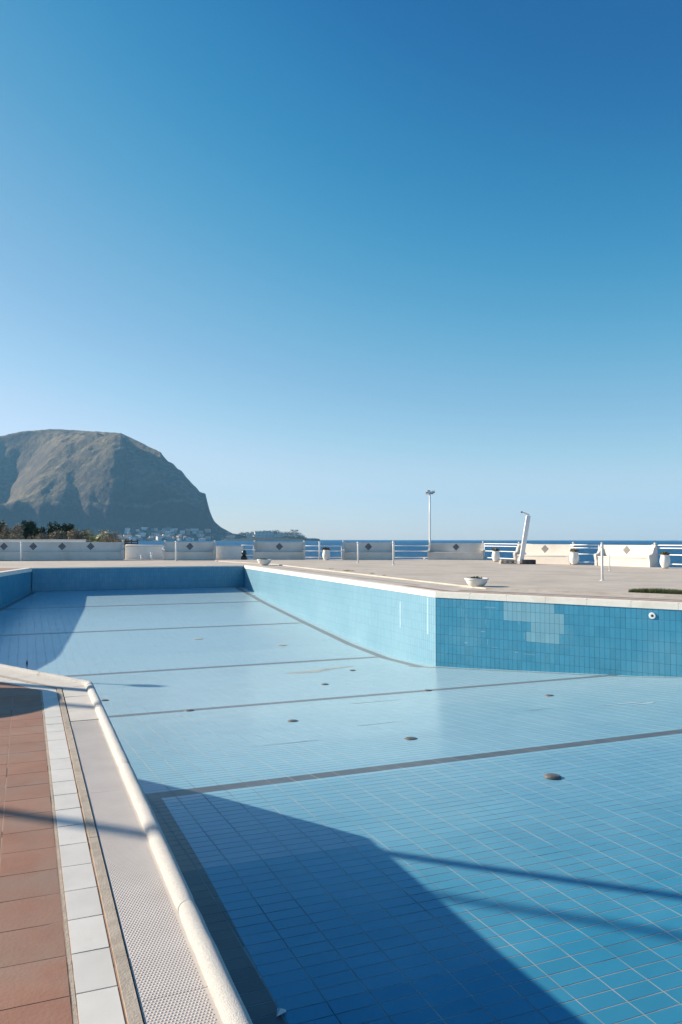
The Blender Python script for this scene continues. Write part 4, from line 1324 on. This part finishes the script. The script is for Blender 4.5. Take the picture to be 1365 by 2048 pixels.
for px, yt, lb in ((584.5, 1059.6, 'left one of two umbrella pines above the headland tip'), (594, 1059.8, 'right one of two umbrella pines above the headland tip')):
    p = at(px, 2400, 1070)
    root = empty('umbrella_pine', p, 0, lb, 'tree', 'umbrella pines on the headland')
    hgt = (1070 - yt) / 1540 * 2400
    MB().tube([(0, 0, 0), (.5, 0, hgt * .6), (0, 0, hgt * .9)], [.6, .45, .25], 6).build('trunk', M['bark'], root)
    vv, ff, tt = leaves(240, [(0, 0, hgt - 1.6, 5.5, 5, 1.6), (2, 0, hgt - 2.2, 4, 4, 1.2)], 1.6, int(px))
    link_mesh('crown', vv, ff, M['far_wood'], root, tone=tt)

# ------------------------------------------------------------------ shore at the left with shrubs and trees
v = [(*az_world(px, d), z) for px, d, z in [(-1500, 60, -.4), (-400, 66, -.4), (40, 64, -.4), (240, 62.5, -.6), (268, 75, -1.0), (262, 110, -2.0), (240, 200, -3.0), (100, 420, -3.05), (-1500, 500, -3.05)]]
tag(link_mesh('shore', v, [tuple(range(len(v)))[::-1]], M['shore']), kind='structure')
def shrub(px, d, ytop, wpx, hpx, m, n, size, label, cat='shrub', name='shrub', group=None, seed=0):
    x, y = az_world(px, d)
    k = d / 1540
    zt = EYE + (1079.2 - ytop) * k
    zb = -.6 - max(0, d - 75) * .02
    w, h = wpx * k, max(.8, zt - zb)
    root = empty(name, (x, y, zb), 0, label, cat, group)
    r_ = random.Random(seed + int(px))
    bl = []
    for a in range(7):
        bx, bz = r_.uniform(-.38, .38) * w, h * r_.uniform(.35, .78)
        rz_ = min(h - bz, bz) * r_.uniform(.75, 1.0)
        bl.append((bx, r_.uniform(-.25, .25) * w, bz, w * r_.uniform(.16, .27), w * .22, rz_))
    bl.append((0, 0, h * .32, w * .46, w * .3, h * .33))
    vv, ff, tt = leaves(int(n * 2.6), bl, size * .72, seed + int(px) * 3)
    link_mesh('crown', vv, ff, m, root, tone=tt)
    mb = MB()
    for a in range(4):
        ex = r_.uniform(-.3, .3) * w
        mb.tube([(ex * .2, 0, 0), (ex * .6, 0, h * .35), (ex, r_.uniform(-.1, .1) * w, h * .75)], [.07 * h / 3, .05 * h / 3, .02 * h / 3], 6)
    mb.build('trunk', M['bark'], root)
    return root
shrub(58, 104, 1042, 34, 40, M['leaf_dark'], 1500, .45, 'dark ragged tree standing alone left of the round dark tree', 'tree', 'dark_tree', seed=1)
shrub(84, 100, 1053, 30, 30, M['leaf_dark'], 1100, .42, 'smaller dark tree between the ragged tree and the round tree', 'tree', 'dark_tree', seed=2)
shrub(108, 108, 1043, 36, 36, M['leaf_dark'], 1500, .45, 'round dark tree, left half of the tall dark pair', 'tree', 'dark_tree', seed=3)
shrub(132, 106, 1047, 34, 34, M['leaf_dark'], 1500, .45, 'dark tree with the sloping right side in the tall dark pair', 'tree', 'dark_tree', seed=4)
shrub(6, 98, 1042, 40, 40, M['leaf_dry'], 1600, .40, 'olive brown tree at the left edge of the picture', 'tree', 'olive_tree', seed=5)
shrub(24, 92, 1047, 40, 36, M['leaf_grey'], 1300, .34, 'bare greyish bush behind the left end of the white wall', seed=6)
shrub(20, 80, 1064, 60, 26, M['leaf_brown'], 1900, .26, 'brown reed thicket at the left end above the white wall', seed=7)
shrub(66, 80, 1066, 54, 24, M['leaf_brown'], 1700, .26, 'brown reed thicket beneath the dark ragged tree', seed=8)
shrub(106, 82, 1062, 56, 26, M['leaf_brown'], 1800, .26, 'brown reed thicket beneath the tall dark pair of trees', seed=9)
shrub(158, 86, 1056, 54, 32, M['leaf_brown'], 2000, .28, 'tall brown reed thicket right of the dark trees', seed=10)
shrub(214, 86, 1058, 44, 28, M['leaf_grey'], 1500, .28, 'greyish dry bush behind the palm', seed=11)
shrub(212, 74, 1071, 52, 18, M['leaf_brown'], 1500, .22, 'low brown bush at the foot of the palm', seed=12)
shrub(245, 72, 1075, 40, 14, M['leaf_brown'], 1200, .20, 'lowest brown bush at the right end of the thicket', seed=13)
shrub(175, 73, 1077, 30, 12, M['leaf_brown'], 900, .20, 'low brown bush left of the palm', seed=14)
# palm
x, y = az_world(191, 70)
pm = empty('palm_tree', (x, y, -.6), 0, 'yellow green young palm among the brown bushes', 'palm')
MB().tube([(0, 0, 0), (0, 0, 1.75)], [.16, .13], 10).build('trunk', M['bark'], pm)
r_ = random.Random(8)
for k in range(22):
    az = 2 * math.pi * k / 22 + r_.uniform(-.1, .1)
    el = r_.uniform(.25, 1.35)
    Lf = r_.uniform(1.3, 1.9)
    vv, ff, tt = [], [], []
    dh = Vector((math.cos(az), math.sin(az), 0))
    side = Vector((-math.sin(az), math.cos(az), 0))
    pts = []
    for i in range(9):
        s = i / 8
        pts.append(dh * (Lf * s * math.cos(el * (1 - .5 * s))) + Vector((0, 0, 1.75 + Lf * s * math.sin(el) - .75 * s * s * (1.3 - .6 * el))))
    for i in range(1, 9):
        for sg in (-1, 1):
            b = len(vv)
            p = pts[i]
            q = p + side * (sg * .34 * (1 - .55 * i / 8)) + (pts[i] - pts[i - 1]) * .8 - Vector((0, 0, .08))
            vv += [p, p + (pts[i] - pts[i - 1]) * .55, q]; ff.append((b, b + 1, b + 2)); tt.append(r_.random())
    link_mesh('frond', vv, ff, M['leaf_palm'], pm, tone=tt)

# ------------------------------------------------------------------ haze
hz = MB().box((0, 0, (SEA - 1.0 + 560) / 2), (18200, 18200, 560 - SEA + 1.0)).build('haze', M['dark'])
hz.data.materials.clear()
hm = bpy.data.materials.new('haze_air')
hm.use_nodes = True
hm.node_tree.nodes.clear()
pv = hm.node_tree.nodes.new('ShaderNodeVolumePrincipled')
pv.inputs['Color'].default_value = (0.30, 0.66, 1.0, 1)
pv.inputs['Density'].default_value = 0.82e-4
pv.inputs['Anisotropy'].default_value = 0.0
ou = hm.node_tree.nodes.new('ShaderNodeOutputMaterial')
hm.node_tree.links.new(pv.outputs[0], ou.inputs['Volume'])
hz.data.materials.append(hm)
tag(hz, kind='stuff')
